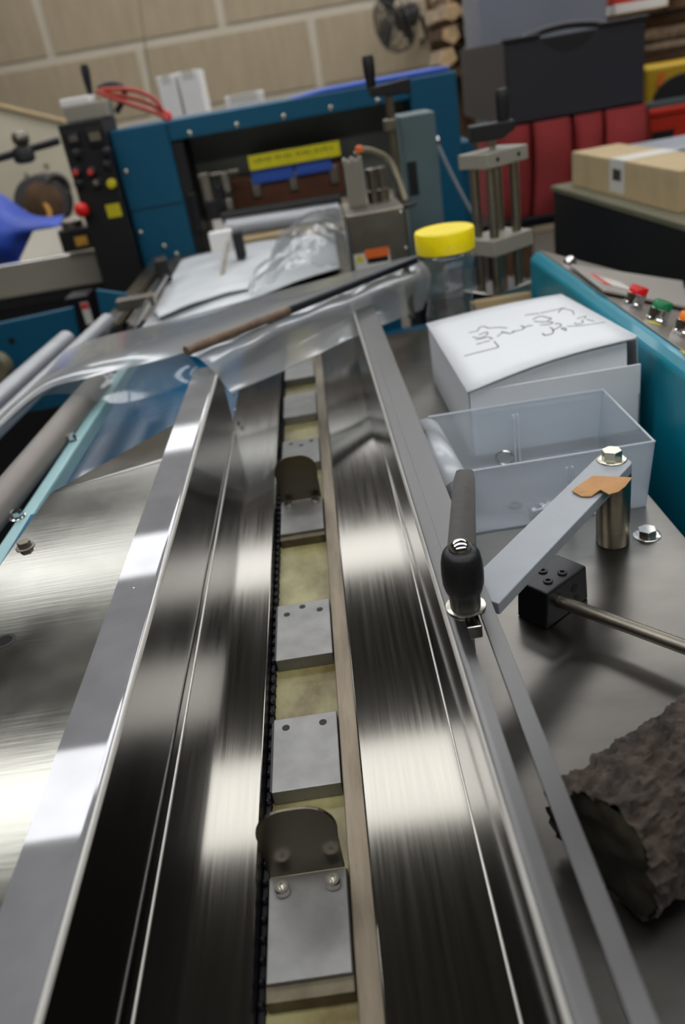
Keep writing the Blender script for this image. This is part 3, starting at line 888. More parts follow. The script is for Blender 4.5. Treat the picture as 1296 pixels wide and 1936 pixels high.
r5 = [G(0, 812, .088), G(95, 745, .088), G(235, 762, .086), G(385, 712, .088)]
obj('hanging_edge', sheet(NB(), [r3, r4, r5], 40, 12, .002, 18), 'film_thin', f, smooth=True)
d0 = [G(352, 668, .1195), G(500, 611, .1195), G(645, 555, .1195), G(720, 525, .1195), G(797, 492, .1195)]
d1 = [G(395, 690, .108), G(520, 630, .112), G(650, 575, .112), G(735, 548, .108), G(815, 515, .10)]
d2 = [G(420, 718, .085), G(535, 665, .080), G(656, 608, .085), G(748, 582, .070), G(808, 560, .05)]
d3 = [G(438, 742, .070), G(545, 697, .062), G(660, 641, .070), G(745, 607, .06), G(800, 585, .03)]
obj('draped_sheet', sheet(NB(), [d0, d1, d2, d3], 110, 40, .0008, 16, .0, .006), 'film_clear', f, smooth=True)
hm = [p + Vector((0, 0, .0006)) for p in d3[:3]]
bm = NB(); tube(bm, [crom(hm, k / 16) for k in range(17)], .0016, 8); obj('film_hem', bm, 'film_crumpled', f, smooth=True)
# machine bed beyond the bar with white web on it
bed = thing('machine_bed', 'grey steel forming bed beyond the film bar', 'machine bed', (-.1, 2.0, FZ))
obj('bed_top', box(NB(), -.42, .15, 1.63, 2.29, .02, .045), 'steel_dull', bed, bevel=.002)
obj('bed_body', box(NB(), -.40, .14, 1.64, 2.28, FZ, .02), 'blue_teal', bed)
obj('side_rail', box(NB(), -.455, -.425, 1.50, 2.26, .03, .062), 'steel_brushed', bed, bevel=.002)
wv = thing('white_web', 'white plastic web lying folded on the machine bed', 'plastic web', (-.2, 1.8, .05))
z_ = .056
w0 = [G(268, 618, z_), G(400, 590, z_ + .01), G(520, 545, z_ + .012), G(645, 505, z_)]
w1 = [G(300, 575, z_), G(400, 548, z_ + .012), G(520, 520, z_ + .014), G(640, 488, z_)]
w2 = [G(325, 520, z_), G(420, 497, z_ + .012), G(530, 478, z_ + .015), G(635, 462, z_)]
w3 = [G(345, 492, z_), G(430, 470, z_ + .008), G(540, 450, z_ + .01), G(632, 440, z_)]
obj('web_sheet', sheet(NB(), [w0, w1, w2, w3], 40, 30, .006, 9), 'film_white', wv, smooth=True, solid=.002)
q0 = [G(300, 600, z_ + .014), G(400, 560, z_ + .024), G(470, 545, z_ + .02)]
q1 = [G(290, 585, z_ + .012), G(390, 548, z_ + .022), G(475, 528, z_ + .018)]
obj('web_fold', sheet(NB(), [q0, q1], 24, 6, .004, 18), 'film_white', wv, smooth=True, solid=.0015)
obj('web_block', box(NB(), GY(460, 455, 2.1).x, GY(520, 445, 2.1).x, 2.08, 2.16, .046, .068), 'film_white', wv, bevel=.004)
cf = thing('crumpled_film', 'crumpled heap of shiny clear film on the white web', 'plastic film', (-.05, 1.8, .06))
c_0 = [G(470, 560, .07), G(540, 520, .10), G(600, 500, .11), G(665, 505, .075)]
c_1 = [G(480, 520, .085), G(545, 480, .125), G(600, 455, .14), G(655, 460, .11)]
c_2 = [G(515, 480, .085), G(555, 435, .13), G(600, 412, .15), G(648, 420, .12)]
c_3 = [G(525, 445, .08), G(560, 420, .11), G(605, 398, .12), G(642, 395, .10)]
obj('film_heap', sheet(NB(), [c_0, c_1, c_2, c_3], 60, 60, .013, 15, .004), 'film_crumpled', cf, smooth=True)
# small white block with black clip and pin standing on the bed
t = thing('web_guide', 'white block with black clip and thin pin on the white web', 'web guide', tuple(GY(425, 470, 1.95)))
p = GY(420, 455, 1.95); bm = NB(); obox(bm, (p.x, 1.95, p.z), (.055, .03, .045)); obj('block', bm, 'carton_white', t, bevel=.004)
p = GY(452, 462, 1.93); bm = NB(); obox(bm, (p.x, 1.94, p.z - .002), (.022, .04, .058)); obj('clip', bm, 'black_matte', t, bevel=.002)
bm = NB(); cyl(bm, GY(431, 460, 1.90), GY(419, 528, 1.80), .0045, 10); obj('pin', bm, 'steel_dull', t, smooth=True)

# ---- left rollers and rails
def roller(nm, lb, a, b, r, m, cat='roller', grp='rollers at the left of the machine'):
    t = thing(nm, lb, cat, tuple(a), grp)
    bm = NB(); cyl(bm, a, b, r, 28); obj('tube', bm, m, t, smooth=True)
    d_ = (b - a).normalized(); bm = NB(); cyl(bm, b, b + d_ * .012, r * .45, 14); cyl(bm, a - d_ * .012, a, r * .45, 14); obj('spindle', bm, 'steel_dull', t, smooth=True)
    return t
def ext(a, b, k): return a + (a - b) * k
A_, B_ = G(2, 752, .075), G(126, 642, .075); roller('film_roller', 'light grey roller at the far left, in front of the teal plate with a hole', ext(A_, B_, .6), B_, .0165, 'roller_grey')
A_, B_ = G(2, 800, .085), G(203, 606, .085); roller('film_roller', 'grey roller with clear film running over it', ext(A_, B_, .6), B_, .0135, 'roller_grey')
A_, B_ = G(-8, 962, .066), G(186, 726, .066); roller('film_roller', 'taupe roller beside the pale teal rail', ext(A_, B_, .6), B_, .0185, 'roller_taupe')
t = thing('teal_rail', 'pale teal machine rail with bolts beside the side plate', 'machine rail', (-.345, .9, .05))
a1, a2 = G(18, 1020, .06), G(150, 820, .06)
dd = (a2 - a1); a0 = a1 - dd * .9; a3 = a2 + dd * 1.3
bm = NB(); sdv = Vector((dd.y, -dd.x, 0)).normalized() * .0085
hexa(bm, [a0 - sdv - Vector((0, 0, .02)), a0 + sdv - Vector((0, 0, .02)), a3 + sdv - Vector((0, 0, .02)), a3 - sdv - Vector((0, 0, .02))], [a0 - sdv, a0 + sdv, a3 + sdv, a3 - sdv])
obj('rail', bm, 'teal_pale', t, bevel=.003)
for p in ((33, 978), (136, 832), (186, 722)):
    hexbolt('rail_bolt', t, G(p[0], p[1], .0602), .0065, .008, 'chrome')
obj('rail_bracket', box(NB(), -.47, -.36, .2, 1.55, -.3, -.05), 'black_matte', t)
t = thing('machine_skirt', 'glossy blue lower cover plate seen between rail and side plate', 'machine cover', (-.3, 1.1, -.3))
bm = NB(); hexa(bm, [(-.44, .5, -.28), (-.20, .5, -.28), (-.20, 1.62, -.28), (-.44, 1.62, -.28)], [(-.44, .5, -.02), (-.17, .5, -.02), (-.17, 1.62, -.02), (-.44, 1.62, -.02)])
obj('cover', bm, 'blue_floor', t, bevel=.003)
# teal side plates
t = thing('teal_side_plate', 'dark teal machine side plate with a round hole behind the rollers', 'machine plate', (-.75, 1.75, -.2))
P = [GY(-60, 625, 1.95), GY(136, 582, 1.95), GY(152, 655, 1.95), GY(160, 760, 1.95), GY(-60, 800, 1.95)]
bm = NB(); prism(bm, P, (0, .02, 0)); pt_ = obj('plate', bm, 'blue_teal', t, bevel=.002)
p = GY(22, 644, 1.949); bm = NB(); lathe(bm, p, [(.008, 0), (.008, .0015), (.005, .0015)], 16, axis=(0, -1, 0)); obj('hole', bm, 'black_matte', t)
p = GY(-2, 690, 1.90); bm = NB(); lathe(bm, p, [(.035, 0), (.035, .03), (.03, .036), (.001, .036)], 24, axis=(0, -1, 0)); obj('knob', bm, 'board_olive', t, smooth=True)
t = thing('teal_bracket', 'small teal bracket holding the rollers by the gantry foot', 'bracket', tuple(GY(215, 600, 1.72)))
P = [GY(181, 548, 1.72), GY(240, 556, 1.72), GY(243, 600, 1.72), GY(232, 625, 1.72), GY(196, 625, 1.72)]
bm = NB(); prism(bm, P, (0, .012, 0)); obj('plate', bm, 'blue_teal', t, bevel=.002)
t = thing('slide_rod', 'thin steel guide rod with black clamp beside the gantry foot', 'guide rod', tuple(G(265, 605, .08)))
bm = NB(); cyl(bm, G(248, 622, .085), G(312, 522, .085), .007, 14); obj('rod', bm, 'steel_bright', t, smooth=True)
p = G(308, 522, .08); bm = NB(); obox(bm, (p.x, p.y + .02, .09), (.03, .05, .05), .2); obj('clamp', bm, 'black_matte', t, bevel=.003)
p = G(268, 570, .085); bm = NB(); obox(bm, (p.x - .01, p.y, .086), (.075, .03, .022), .05); obj('clamp_arm', bm, 'steel_dull', t, bevel=.002)

# ================================================================== BLUE GANTRY
GYY = 2.30
gx0 = GY(243, 390, GYY).x; gx1 = GY(341, 350, GYY).x
gz1 = GY(540, 190, GYY).z; gzb = GY(540, 229, GYY).z
hx1 = GY(868, 200, GYY).x; hx0 = GY(783, 250, GYY).x
t = thing('sealing_gantry', 'dark teal painted gantry frame spanning the wrapping machine', 'machine frame', ((gx0 + hx1) / 2, GYY, FZ))
obj('upright', box(NB(), gx0, gx1, GYY, GYY + .34, -.3, gz1), 'blue_teal', t, bevel=.004, label='left upright')
ru = obj('upright', box(NB(), hx0, hx1, GYY, GYY + .34, -.3, gz1), 'blue_teal', t, bevel=.004, label='right upright')
obj('lower_upright', box(NB(), hx1 - .01, hx1 + .035, GYY + .02, GYY + .3, -.3, GY(885, 268, GYY).z), 'blue_teal', t, bevel=.003)
obj('top_beam', box(NB(), gx1 + .0015, hx0 - .0015, GYY - .001, GYY + .34, gzb, gz1), 'blue_teal', t, bevel=.003)
obj('back_panel', box(NB(), gx1, hx0, GYY + .17, GYY + .19, .10, gzb), 'dark_glass', t)
obj('dark_liner', box(NB(), gx1 + .001, gx1 + .03, GYY + .01, GYY + .27, .0, gzb - .002), 'black_matte', t)
for px, py in ((359, 252), (448, 236), (537, 220), (626, 204), (715, 190)):
    p = GY(px, py, GYY); screw('beam_screw', t, (p.x, GYY - .001, p.z), .007, .004, 'zinc', ax=(0, -1, 0), socket=False)
for px, py in ((238, 325), (266, 440), (311, 466), (334, 481), (283, 513)):
    p = GY(px, py, GYY); screw('upright_screw', t, (p.x, GYY - .0005, p.z), .007, .004, 'zinc', ax=(0, -1, 0), socket=False)
p = GY(300, 390, GYY); obj('seam', box(NB(), gx0 + .003, gx1 - .003, GYY - .0015, GYY, p.z - .0012, p.z + .0012), 'black_metal', t)
# sealing bar inside
yi = GYY + .10
t = thing('sealing_bar', 'brown sealing bar with blue holder and yellow warning strip inside the gantry', 'sealing bar', tuple(GY(550, 350, yi)))
def bar(nm, px0, px1, pyc, hpx, y0, dep, m, slope=.178, bev=.003):
    a_ = GY(px0, pyc - slope * (px0 - 550), y0); b_ = GY(px1, pyc - slope * (px1 - 550), y0)
    hz = hpx * y0 / 1500 * .5 * 1.03
    zc_ = (a_.z + b_.z) / 2
    return obj(nm, box(NB(), a_.x, b_.x, y0, y0 + dep, zc_ - hz, zc_ + hz), m, t, bevel=bev)
ys = bar('warning_strip', 471, 643, 296, 23, yi - .02, .008, 'sign_yellow', bev=.001)
bar('holder', 476, 555, 323, 24, yi - .008, .05, 'blue_foam'); bar('holder', 558, 628, 322, 22, yi - .008, .05, 'blue_foam')
bar('heater_block', 440, 650, 352, 52, yi + .005, .06, 'brown_bar')
for px in (485, 555, 632):
    p = GY(px, 344 - .178 * (px - 550), yi); obj('bolt_spacer', box(NB(), p.x - .012, p.x + .012, yi - .004, yi + .02, p.z - .025, p.z + .025), 'steel_dull', t, bevel=.002)
# marks printed on the strip
bm = NB()
for k in range(26):
    f_ = .06 + k * .034
    a_ = GY(471 + 172 * f_, 310 - 30 * f_ - 2, yi - .021)
    if k in (6, 13, 19): continue
    hh = .0035 + .002 * ((k * 7) % 3)
    box(bm, a_.x - .002, a_.x + .0015, yi - .0212, yi - .0201, a_.z - hh * .4, a_.z + hh)
obj('print', bm, 'black_metal', ys)
t = thing('feed_roller', 'dark roller above a grey roller inside the gantry', 'roller', tuple(GY(520, 400, GYY)))
bm = NB(); cyl(bm, GY(420, 412, GYY - .02), GY(645, 376, GYY - .02), .016, 20); obj('upper_roller', bm, 'black_matte', t, smooth=True)
bm = NB(); cyl(bm, GY(430, 432, GYY - .06), GY(642, 400, GYY - .06), .024, 24); obj('lower_roller', bm, 'roller_grey', t, smooth=True)
# dark linkage at the left inside the gantry
t = thing('linkage', 'dark metal linkage inside the left of the gantry opening', 'machine part', tuple(GY(400, 400, GYY + .05)))
for (px, py, wx, hz, m) in ((392, 352, .025, .07, 'steel_dull'), (428, 342, .02, .05, 'steel_dull'), (405, 395, .035, .05, 'black_metal'), (436, 388, .02, .04, 'steel_dull'), (418, 372, .018, .06, 'black_metal'), (372, 400, .02, .10, 'black_metal')):
    p = GY(px, py, GYY + .02); bm = NB(); obox(bm, p, (wx, .05, hz)); obj('link', bm, m, t, bevel=.003)
bm = NB(); cyl(bm, GY(375, 335, GYY + .05), GY(450, 322, GYY + .05), .009, 12); obj('shaft', bm, 'steel_dull', t, smooth=True)
# blue pad on the gantry top
bm = NB(); x0 = GY(545, 190, GYY).x; x1 = GY(855, 135, GYY).x
hexa(bm, [(x0, GYY + .02, gz1), (x1, GYY + .02, gz1), (x1, GYY + .3, gz1), (x0, GYY + .3, gz1)], [(x0 + .1, GYY + .02, gz1 + .010), (x1 - .004, GYY + .02, gz1 + .013), (x1 - .004, GYY + .3, gz1 + .013), (x0 + .1, GYY + .3, gz1 + .010)])
tag(obj('blue_pad', bm, 'blue_foam', bevel=.005), 'flat bright blue pad lying on top of the gantry beam', 'pad')

# ---- steel sealing head with label, right of the web
yb_ = 1.56
q0, q1 = GY(660, 455, yb_), GY(770, 440, yb_)
zt_ = GY(708, 399, yb_).z; zb_ = GY(720, 497, yb_).z
t = thing('sealing_housing', 'square stainless housing with orange warning label behind the film bar', 'machine housing', ((q0.x + q1.x) / 2, yb_, zb_))
dep = .17
obj('housing', box(NB(), q0.x, q1.x, yb_, yb_ + dep, zb_ - .01, zt_), 'steel_dull', t, bevel=.003)
obj('corner_flange', box(NB(), q0.x - .004, q0.x + .001, yb_ - .010, yb_ + .006, zb_ - .01, zt_ + .002), 'steel_bright', t, bevel=.001)
def dec(nm, px0, py0, px1, py1, m, th_=.0006):
    a_, b_ = GY(px0, py0, yb_), GY(px1, py1, yb_)
    return obj(nm, box(NB(), a_.x, b_.x, yb_ - .001 - th_, yb_ - .0008, b_.z, a_.z), m, t)
dec('label_plate', 668, 482, 740, 500, 'label_white')
dec('label_stripe', 689, 473, 736, 482, 'orange_label', .0012); dec('label_text', 694, 486, 735, 492, 'black_metal', .0010)
a_ = GY(672, 497, yb_); b_ = GY(690, 494, yb_); c_ = GY(680, 480, yb_)
bm = NB(); prism(bm, [(a_.x, yb_ - .0014, a_.z), (b_.x, yb_ - .0014, a_.z), ((a_.x + b_.x) / 2, yb_ - .0014, c_.z)], (0, -.0005, 0)); obj('warning_triangle', bm, 'yellow_label', t)
for px, py in ((759, 402), (768, 470)):
    p = GY(px, py, yb_); screw('housing_screw', t, (p.x, yb_, p.z), .004, .003, 'zinc', ax=(0, -1, 0), socket=False)
# ribbed valve block on top
t = thing('valve_block', 'ribbed pale grey air valve block with tan hoses on the steel housing', 'valve', (q0.x + .05, yb_ + .10, zt_))
p0, p1 = GY(652, 335, yb_ + .1), GY(688, 330, yb_ + .1); zt2 = GY(666, 298, yb_ + .1).z
bm = NB()
n_ = 5; wv_ = (p1.x - p0.x) / n_
for k in range(n_):
    box(bm, p0.x + k * wv_ + .001, p0.x + (k + 1) * wv_ - .001, yb_ + .085 , yb_ + .125, zt_, zt2 - .004 * (k % 2))
box(bm, p0.x + .001, p1.x - .001, yb_ + .09, yb_ + .12, zt_, zt2 - .008)
obj('ribbed_body', bm, 'beige_metal', t, bevel=.001)
for px in (703, 722):
    p = GY(px, 340, yb_ + .12); bm = NB(); lathe(bm, (p.x, yb_ + .12, zt_), [(.012, 0), (.012, .02), (.008, .022), (.008, .05), (.011, .052), (.011, .06), (.002, .062)], 18); obj('fitting', bm, 'steel_dull', t, smooth=True)
H0 = [GY(672, 292, 1.68), GY(685, 283, 1.68), GY(710, 287, 1.70), GY(738, 305, 1.72), GY(758, 350, 1.70), GY(768, 380, 1.68)]
bm = NB(); tube(bm, [crom(H0, k / 24) for k in range(25)], .0055, 10); obj('hose', bm, 'hose_tan', t, smooth=True)
p = GY(680, 284, 1.675); bm = NB(); lathe(bm, (p.x, p.y, p.z - .004), [(.007, 0), (.007, .01), (.004, .012)], 14); obj('hose_nut', bm, 'orange_label', t, smooth=True)
H1 = [GY(735, 300, 1.74), GY(745, 340, 1.72), GY(752, 385, 1.68), GY(770, 390, 1.66), GY(785, 385, 1.7)]
bm = NB(); tube(bm, [crom(H1, k / 20) for k in range(21)], .004, 8); obj('hose', bm, 'cable_dark', t, smooth=True)

# ---- grey-blue cover with crank
yc = 1.80
x0, x1 = GY(765, 320, yc).x, GY(832, 320, yc).x
zt3, zb3 = GY(785, 216, yc).z, -.05
t = thing('crank_unit', 'tall grey-green machine cover with a black crank handle on top', 'machine unit', ((x0 + x1) / 2, yc, zb3))
obj('cover', box(NB(), x0, x1, yc, yc + .12, zb3, zt3), 'paint_grey_blue', t, bevel=.003)
obj('cover_slot', box(NB(), x0 + .006, x0 + .026, yc - .001, yc + .01, GY(770, 372, yc).z, GY(765, 308, yc).z), 'black_matte', t)
xs = GY(757, 320, yc).x - .008
bm = NB(); cyl(bm, (xs, yc - .01, zb3), (xs, yc - .01, GY(740, 178, yc).z), .0085, 16); obj('lead_screw', bm, 'steel_brushed', t, smooth=True)
zk = GY(735, 166, yc).z
bm = NB(); pa, pb = GY(697, 168, yc), GY(773, 155, yc)
prism(bm, [(pa.x, yc - .028, zk - .010), (pb.x, yc - .028, zk - .016), (pb.x, yc - .028, zk + .012), (pa.x, yc - .028, zk + .006)], (0, .036, 0)); obj('crank_arm', bm, 'black_matte', t, bevel=.003)
hp = GY(699, 160, yc); ht = GY(689, 106, yc)
bm = NB(); lathe(bm, (hp.x + .002, yc - .01, zk), [(.006, 0), (.009, .006), (.0118, .035), (.0122, .055), (.010, ht.z - zk)], 20); obj('crank_handle', bm, 'black_plastic', t, smooth=True)
p = GY(738, 235, yc); bm = NB(); obox(bm, (p.x - .002, yc - .012, p.z), (.024, .034, .022)); obj('collar', bm, 'steel_dull', t, bevel=.002)
p = GY(826, 268, yc - .001); bm = NB(); lathe(bm, (x1, yc + .02, p.z), [(.008, 0), (.008, .006), (.002, .009)], 16, axis=(1, 0, 0)); obj('lamp', bm, 'chrome', t, smooth=True)
bm = NB(); tube(bm, [crom([GY(828, 272, 2.0), GY(845, 310, 2.0), GY(870, 360, 2.0), GY(893, 402, 2.0)], k / 16) for k in range(17)], .004, 8); obj('air_line', bm, 'grey_light', t, smooth=True)
# base under the unit
obj('base', box(NB(), x0 - .005, x1 + .10, yc - .05, yc + .2, FZ, zb3), 'black_metal', t)

# ---- slide column with four rods and crank
yk = 1.47
t = thing('height_column', 'height adjusting column of four steel rods between three plates', 'adjusting column', (.335, yk, FZ))
rz = math.radians(33)
Rm = Matrix.Rotation(rz, 3, 'Z')
zA = GY(915, 307, yk - .05).z; zB = GY(935, 470, yk - .05).z; zC = GY(960, 556, yk - .04).z
cxa = GY(935, 307, yk).x; cxb = GY(948, 440, yk).x
cc = Vector(((cxa + cxb) / 2 - .004, yk, 0))
for nm, z, sx, sy, hh in (('top_plate', zA, .098, .070, .024), ('slide_plate', zB, .098, .078, .028), ('base_plate', zC, .110, .080, .016)):
    bm = NB(); obox(bm, (cc.x, cc.y, z), (sx, sy, hh), rz); o_ = obj(nm, bm, 'beige_metal' if nm != 'base_plate' else 'steel_bright', t, bevel=.002)
for sx in (-.028, .028):
    for sy in (-.020, .020):
        p = cc + Rm @ Vector((sx, sy, 0)); bm = NB(); cyl(bm, (p.x, p.y, zC), (p.x, p.y, zA), .0085, 16); obj('rod', bm, 'steel_brushed', t, smooth=True)
bm = NB(); cyl(bm, (cc.x, cc.y, zC), (cc.x, cc.y, zA + .04), .006, 14); obj('lead_screw', bm, 'steel_bright', t, smooth=True)
for sx in (-.025, .025):
    p = cc + Rm @ Vector((sx, -.0352, 0)); n_ = Rm @ Vector((0, -1, 0)); screw('plate_screw', t, (p.x, p.y, zA), .0035, .001, 'black_metal', ax=tuple(n_))
zh = zA + .042
ca = GY(888, 262, yk).x; cb = GY(968, 240, yk).x
bm = NB(); prism(bm, [(ca, yk - .02, zh - .014), (cb - .02, yk - .02, zh - .014), (cb + .002, yk - .02, zh - .002), (cb + .002, yk - .02, zh + .012), (ca, yk - .02, zh + .012)], (0, .036, 0)); obj('crank_arm', bm, 'black_matte', t, bevel=.003)
zht = GY(955, 166, yk).z
bm = NB(); lathe(bm, (cb - .014, yk - .002, zh + .008), [(.006, 0), (.0105, .004), (.0115, .03), (.0115, zht - zh - .014), (.009, zht - zh - .008)], 20); obj('crank_handle', bm, 'black_plastic', t, smooth=True)
obj('pedestal', box(NB(), cc.x - .035, cc.x + .035, yk - .03, yk + .035, FZ, zC - .008), 'black_metal', t)

# ================================================================== RIGHT BACKGROUND
za_ = .06
a_, b_ = G(1082, 350, za_), G(1282, 404, za_)
dx_ = (b_ - a_); ln = dx_.length; dxn = dx_.normalized(); dyn = Vector((-dxn.y, dxn.x, 0))
if dyn.y < 0: dyn = -dyn
hcard = GY(1075, 288, a_.y).z - za_
def rbox(p, lx_, ly_, z0, z1):
    bm = NB(); hexa(bm, [pv(p, z0), pv(p + dxn * lx_, z0), pv(p + dxn * lx_ + dyn * ly_, z0), pv(p + dyn * ly_, z0)], [pv(p, z1), pv(p + dxn * lx_, z1), pv(p + dxn * lx_ + dyn * ly_, z1), pv(p + dyn * ly_, z1)]); return bm
base = a_ - dxn * .05 - dyn * .035
t = thing('black_cabinet', 'black machine cabinet carrying the cardboard box at the right', 'cabinet', pv(base + dxn * .3 + dyn * .15, FZ))
obj('body', rbox(base, .75, .55, FZ, za_ - .014), 'cabinet_black', t, bevel=.004)
obj('top_board', rbox(base - dxn * .004 - dyn * .004, .76, .56, za_ - .0138, za_), 'board_olive', t, bevel=.002)
t = thing('cardboard_box', 'long brown cardboard box on the black cabinet', 'cardboard box', pv(a_ + dxn * ln / 2 + dyn * .05, za_))
ln2 = ln * 1.0
obj('carton', rbox(a_, ln2, .13, za_, za_ + hcard), 'card_brown', t, bevel=.003)
tp = a_ + dxn * ln * .42
bm = NB(); prism(bm, [pv(tp - dyn * .0008, za_ + hcard * .12), pv(tp + dxn * ln * .14 - dyn * .0008, za_ + hcard * .12), pv(tp + dxn * ln * .14 - dyn * .0008, za_ + hcard), pv(tp - dyn * .0008, za_ + hcard)], dyn * .0006); lp = obj('shipping_label', bm, 'label_white', t)
bm = NB(); prism(bm, [pv(tp, za_ + hcard + .0004), pv(tp + dxn * ln * .14, za_ + hcard + .0004), pv(tp + dxn * ln * .14 + dyn * .13, za_ + hcard + .0004), pv(tp + dyn * .13, za_ + hcard + .0004)], (0, 0, .0005)); obj('tape_strip', bm, 'label_white', t)
bm = NB(); p_ = tp + dxn * ln * .03 - dyn * .0012
prism(bm, [pv(p_, za_ + hcard * .45), pv(p_ + dxn * ln * .08, za_ + hcard * .45), pv(p_ + dxn * ln * .08, za_ + hcard * .75), pv(p_, za_ + hcard * .75)], dyn * .0005); obj('label_print', bm, 'steel_dull', lp)
# dark plastic bin on red vinyl packs
yd = 2.62
L0, L1 = GY(957, 160, yd).x, GY(1219, 115, yd).x
zd0, zd1 = GY(1095, 217, yd).z, GY(1080, 58, yd).z
t = thing('dark_bin', 'large dark plastic bin with a curved hand cut-out on red packs', 'storage bin', ((L0 + L1) / 2, yd + .2, zd0))
tp_ = .012
bm = NB(); hexa(bm, [(L0 + tp_, yd, zd0), (L1, yd, zd0), (L1, yd + .70, zd0), (L0 + tp_, yd + .70, zd0)], [(L0 + tp_, yd, zd0 + .006), (L1, yd, zd0 + .006), (L1, yd + .70, zd0 + .006), (L0 + tp_, yd + .70, zd0 + .006)])
obj('bottom', bm, 'bin_dark', t)
# front wall with a dipped hand-hold
bm = NB(); pts = [(L0 + tp_, zd0), (L1, zd0), (L1, zd1)]
mx = L0 + (L1 - L0) * .46
for k in range(0, 13):
    f_ = k / 12; x = mx + .085 - .17 * f_; pts.append((x, zd1 - .052 * math.sin(math.pi * f_) ** .7))
pts.append((L0, zd1))
prism(bm, [(x, yd, z) for x, z in pts], (0, .006, 0)); obj('front_wall', bm, 'bin_dark', t)
for (xa, xb, ya, yb2) in ((L0, L0 + .006, yd + .006, yd + .70), (L1 - .006, L1, yd + .006, yd + .70), (L0 + .006, L1 - .006, yd + .694, yd + .70)):
    obj('wall', box(NB(), xa, xb, ya, yb2, zd0 + .006, zd1), 'bin_dark' , t)
rim = [(L0 - .006, yd - .006, zd1), (L1 + .006, yd - .006, zd1)]
bm = NB(); box(bm, L0 - .008, mx - .085, yd - .010, yd + .004, zd1 - .004, zd1 + .008); box(bm, mx + .085, L1 + .008, yd - .010, yd + .004, zd1 - .004, zd1 + .008); obj('rim', bm, 'black_plastic', t, bevel=.003)
bm = NB(); tube(bm, [Vector((mx - .15 + .3 * k / 16, yd + .05, zd1 - .006 + .022 * math.sin(math.pi * k / 16))) for k in range(17)], .010, 10); obj('handle', bm, 'black_plastic', t, smooth=True)
obj('interior_shade_block', box(NB(), mx - .12, mx + .12, yd + .0065, yd + .07, zd1 - .09, zd1 - .004), 'black_matte', t, bevel=.004)  # black block stands in for the shade inside the bin behind the cut-out
# pale tote standing in the bin
yo = yd + .32
xa, xb = GY(905, 30, yo + .06).x, GY(1155, 20, yo + .06).x
t = thing('grey_tote', 'pale blue-grey tote standing in the dark bin', 'storage bin', ((xa + xb) / 2, yo + .2, zd0 + .0062))
bm = NB(); hexa(bm, [(xa + .01, yo + .07, zd0 + .0065), (xb - .02, yo + .07, zd0 + .0065), (xb - .02, yo + .33, zd0 + .0065), (xa + .01, yo + .33, zd0 + .0065)], [(xa, yo + .06, zd1 + .22), (xb, yo + .06, zd1 + .22), (xb, yo + .34, zd1 + .22), (xa, yo + .34, zd1 + .22)])
obj('body', bm, 'tote_grey', t, bevel=.008)
obj('rim', box(NB(), xa - .004, xb + .015, yo + .05, yo + .35, zd1 + .205, zd1 + .225), 'tote_grey', t, bevel=.004)
# red packs
grp = 'red vinyl packs under the dark bin'
for i, (p0_, p1_, lb) in enumerate((((925, 300), (1003, 290), 'red vinyl pack beside the height column'), ((1008, 290), (1080, 278), 'bulging red vinyl pack in the middle of the row'), ((1084, 285), (1140, 268), 'red vinyl pack with a rounded top edge, right of the middle'), ((1142, 262), (1222, 250), 'red vinyl pack at the right end of the row'))):
    yq = yd - .03 - (.02 if i == 1 else 0)
    A_, B_ = GY(*p0_, yq), GY(*p1_, yq)
    z1_ = zd0 - .0008; z0_ = z1_ - .26
    t = thing('red_pack', lb, 'vinyl pack', ((A_.x + B_.x) / 2, yq + .15, z0_), grp)
    bm = NB()
    nx, nz = 8, 8; V = []
    for side in (0, 1):
        g_ = []
        for j in range(nz + 1):
            r_ = []
            for k in range(nx + 1):
                f_, h_ = k / nx, j / nz
                bul = (math.sin(math.pi * f_) ** .5) * (math.sin(math.pi * min(h_, .97)) ** .4)
                y_ = yq + .12 + (-1 if side == 0 else 1) * (.10 + .02 * bul)
                x_ = A_.x + .004 + (B_.x - A_.x - .008) * f_ + .012 * math.sin(h_ * 2.2)
                r_.append(bm.verts.new((x_, y_, z0_ + (z1_ - z0_) * h_)))
            g_.append(r_)
        V.append(g_)
    for s_ in (0, 1):
        for j in range(nz):
            for k in range(nx):
                bm.faces.new((V[s_][j][k], V[s_][j][k+1], V[s_][j+1][k+1], V[s_][j+1][k]))
    for j in range(nz):
        for k in (0, nx): bm.faces.new((V[0][j][k], V[1][j][k], V[1][j+1][k], V[0][j+1][k]))
    for k in range(nx):
        for j in (0, nz): bm.faces.new((V[0][j][k], V[0][j][k+1], V[1][j][k+1], V[1][j][k]))
    obj('pack', bm, 'red_vinyl', t, smooth=True)
    bm = NB(); tube(bm, [Vector((A_.x + (B_.x - A_.x) * (.1 + .8 * k / 8), yq + .045 + .004 * math.cos(k), z1_ - .03)) for k in range(9)], .004, 8); obj('piping', bm, 'red_vinyl', t, smooth=True)
    zlow = z0_
# bench carrying the packs
xa, xb = GY(900, 330, yd).x, GY(1400, 250, yd).x
t = thing('storage_bench', 'dark storage bench under the red packs', 'bench', ((xa + xb) / 2, yd + .2, FZ))
obj('bench_top', box(NB(), xa, xb + .5, yd - .05, yd + .54, zlow - .03, zlow - .0005), 'black_metal', t, bevel=.003)
for xx in (xa + .02, xb + .42):
    for yy in (yd - .02, yd + .46): obj('leg', box(NB(), xx, xx + .05, yy, yy + .05, FZ, zlow - .03), 'black_metal', t)
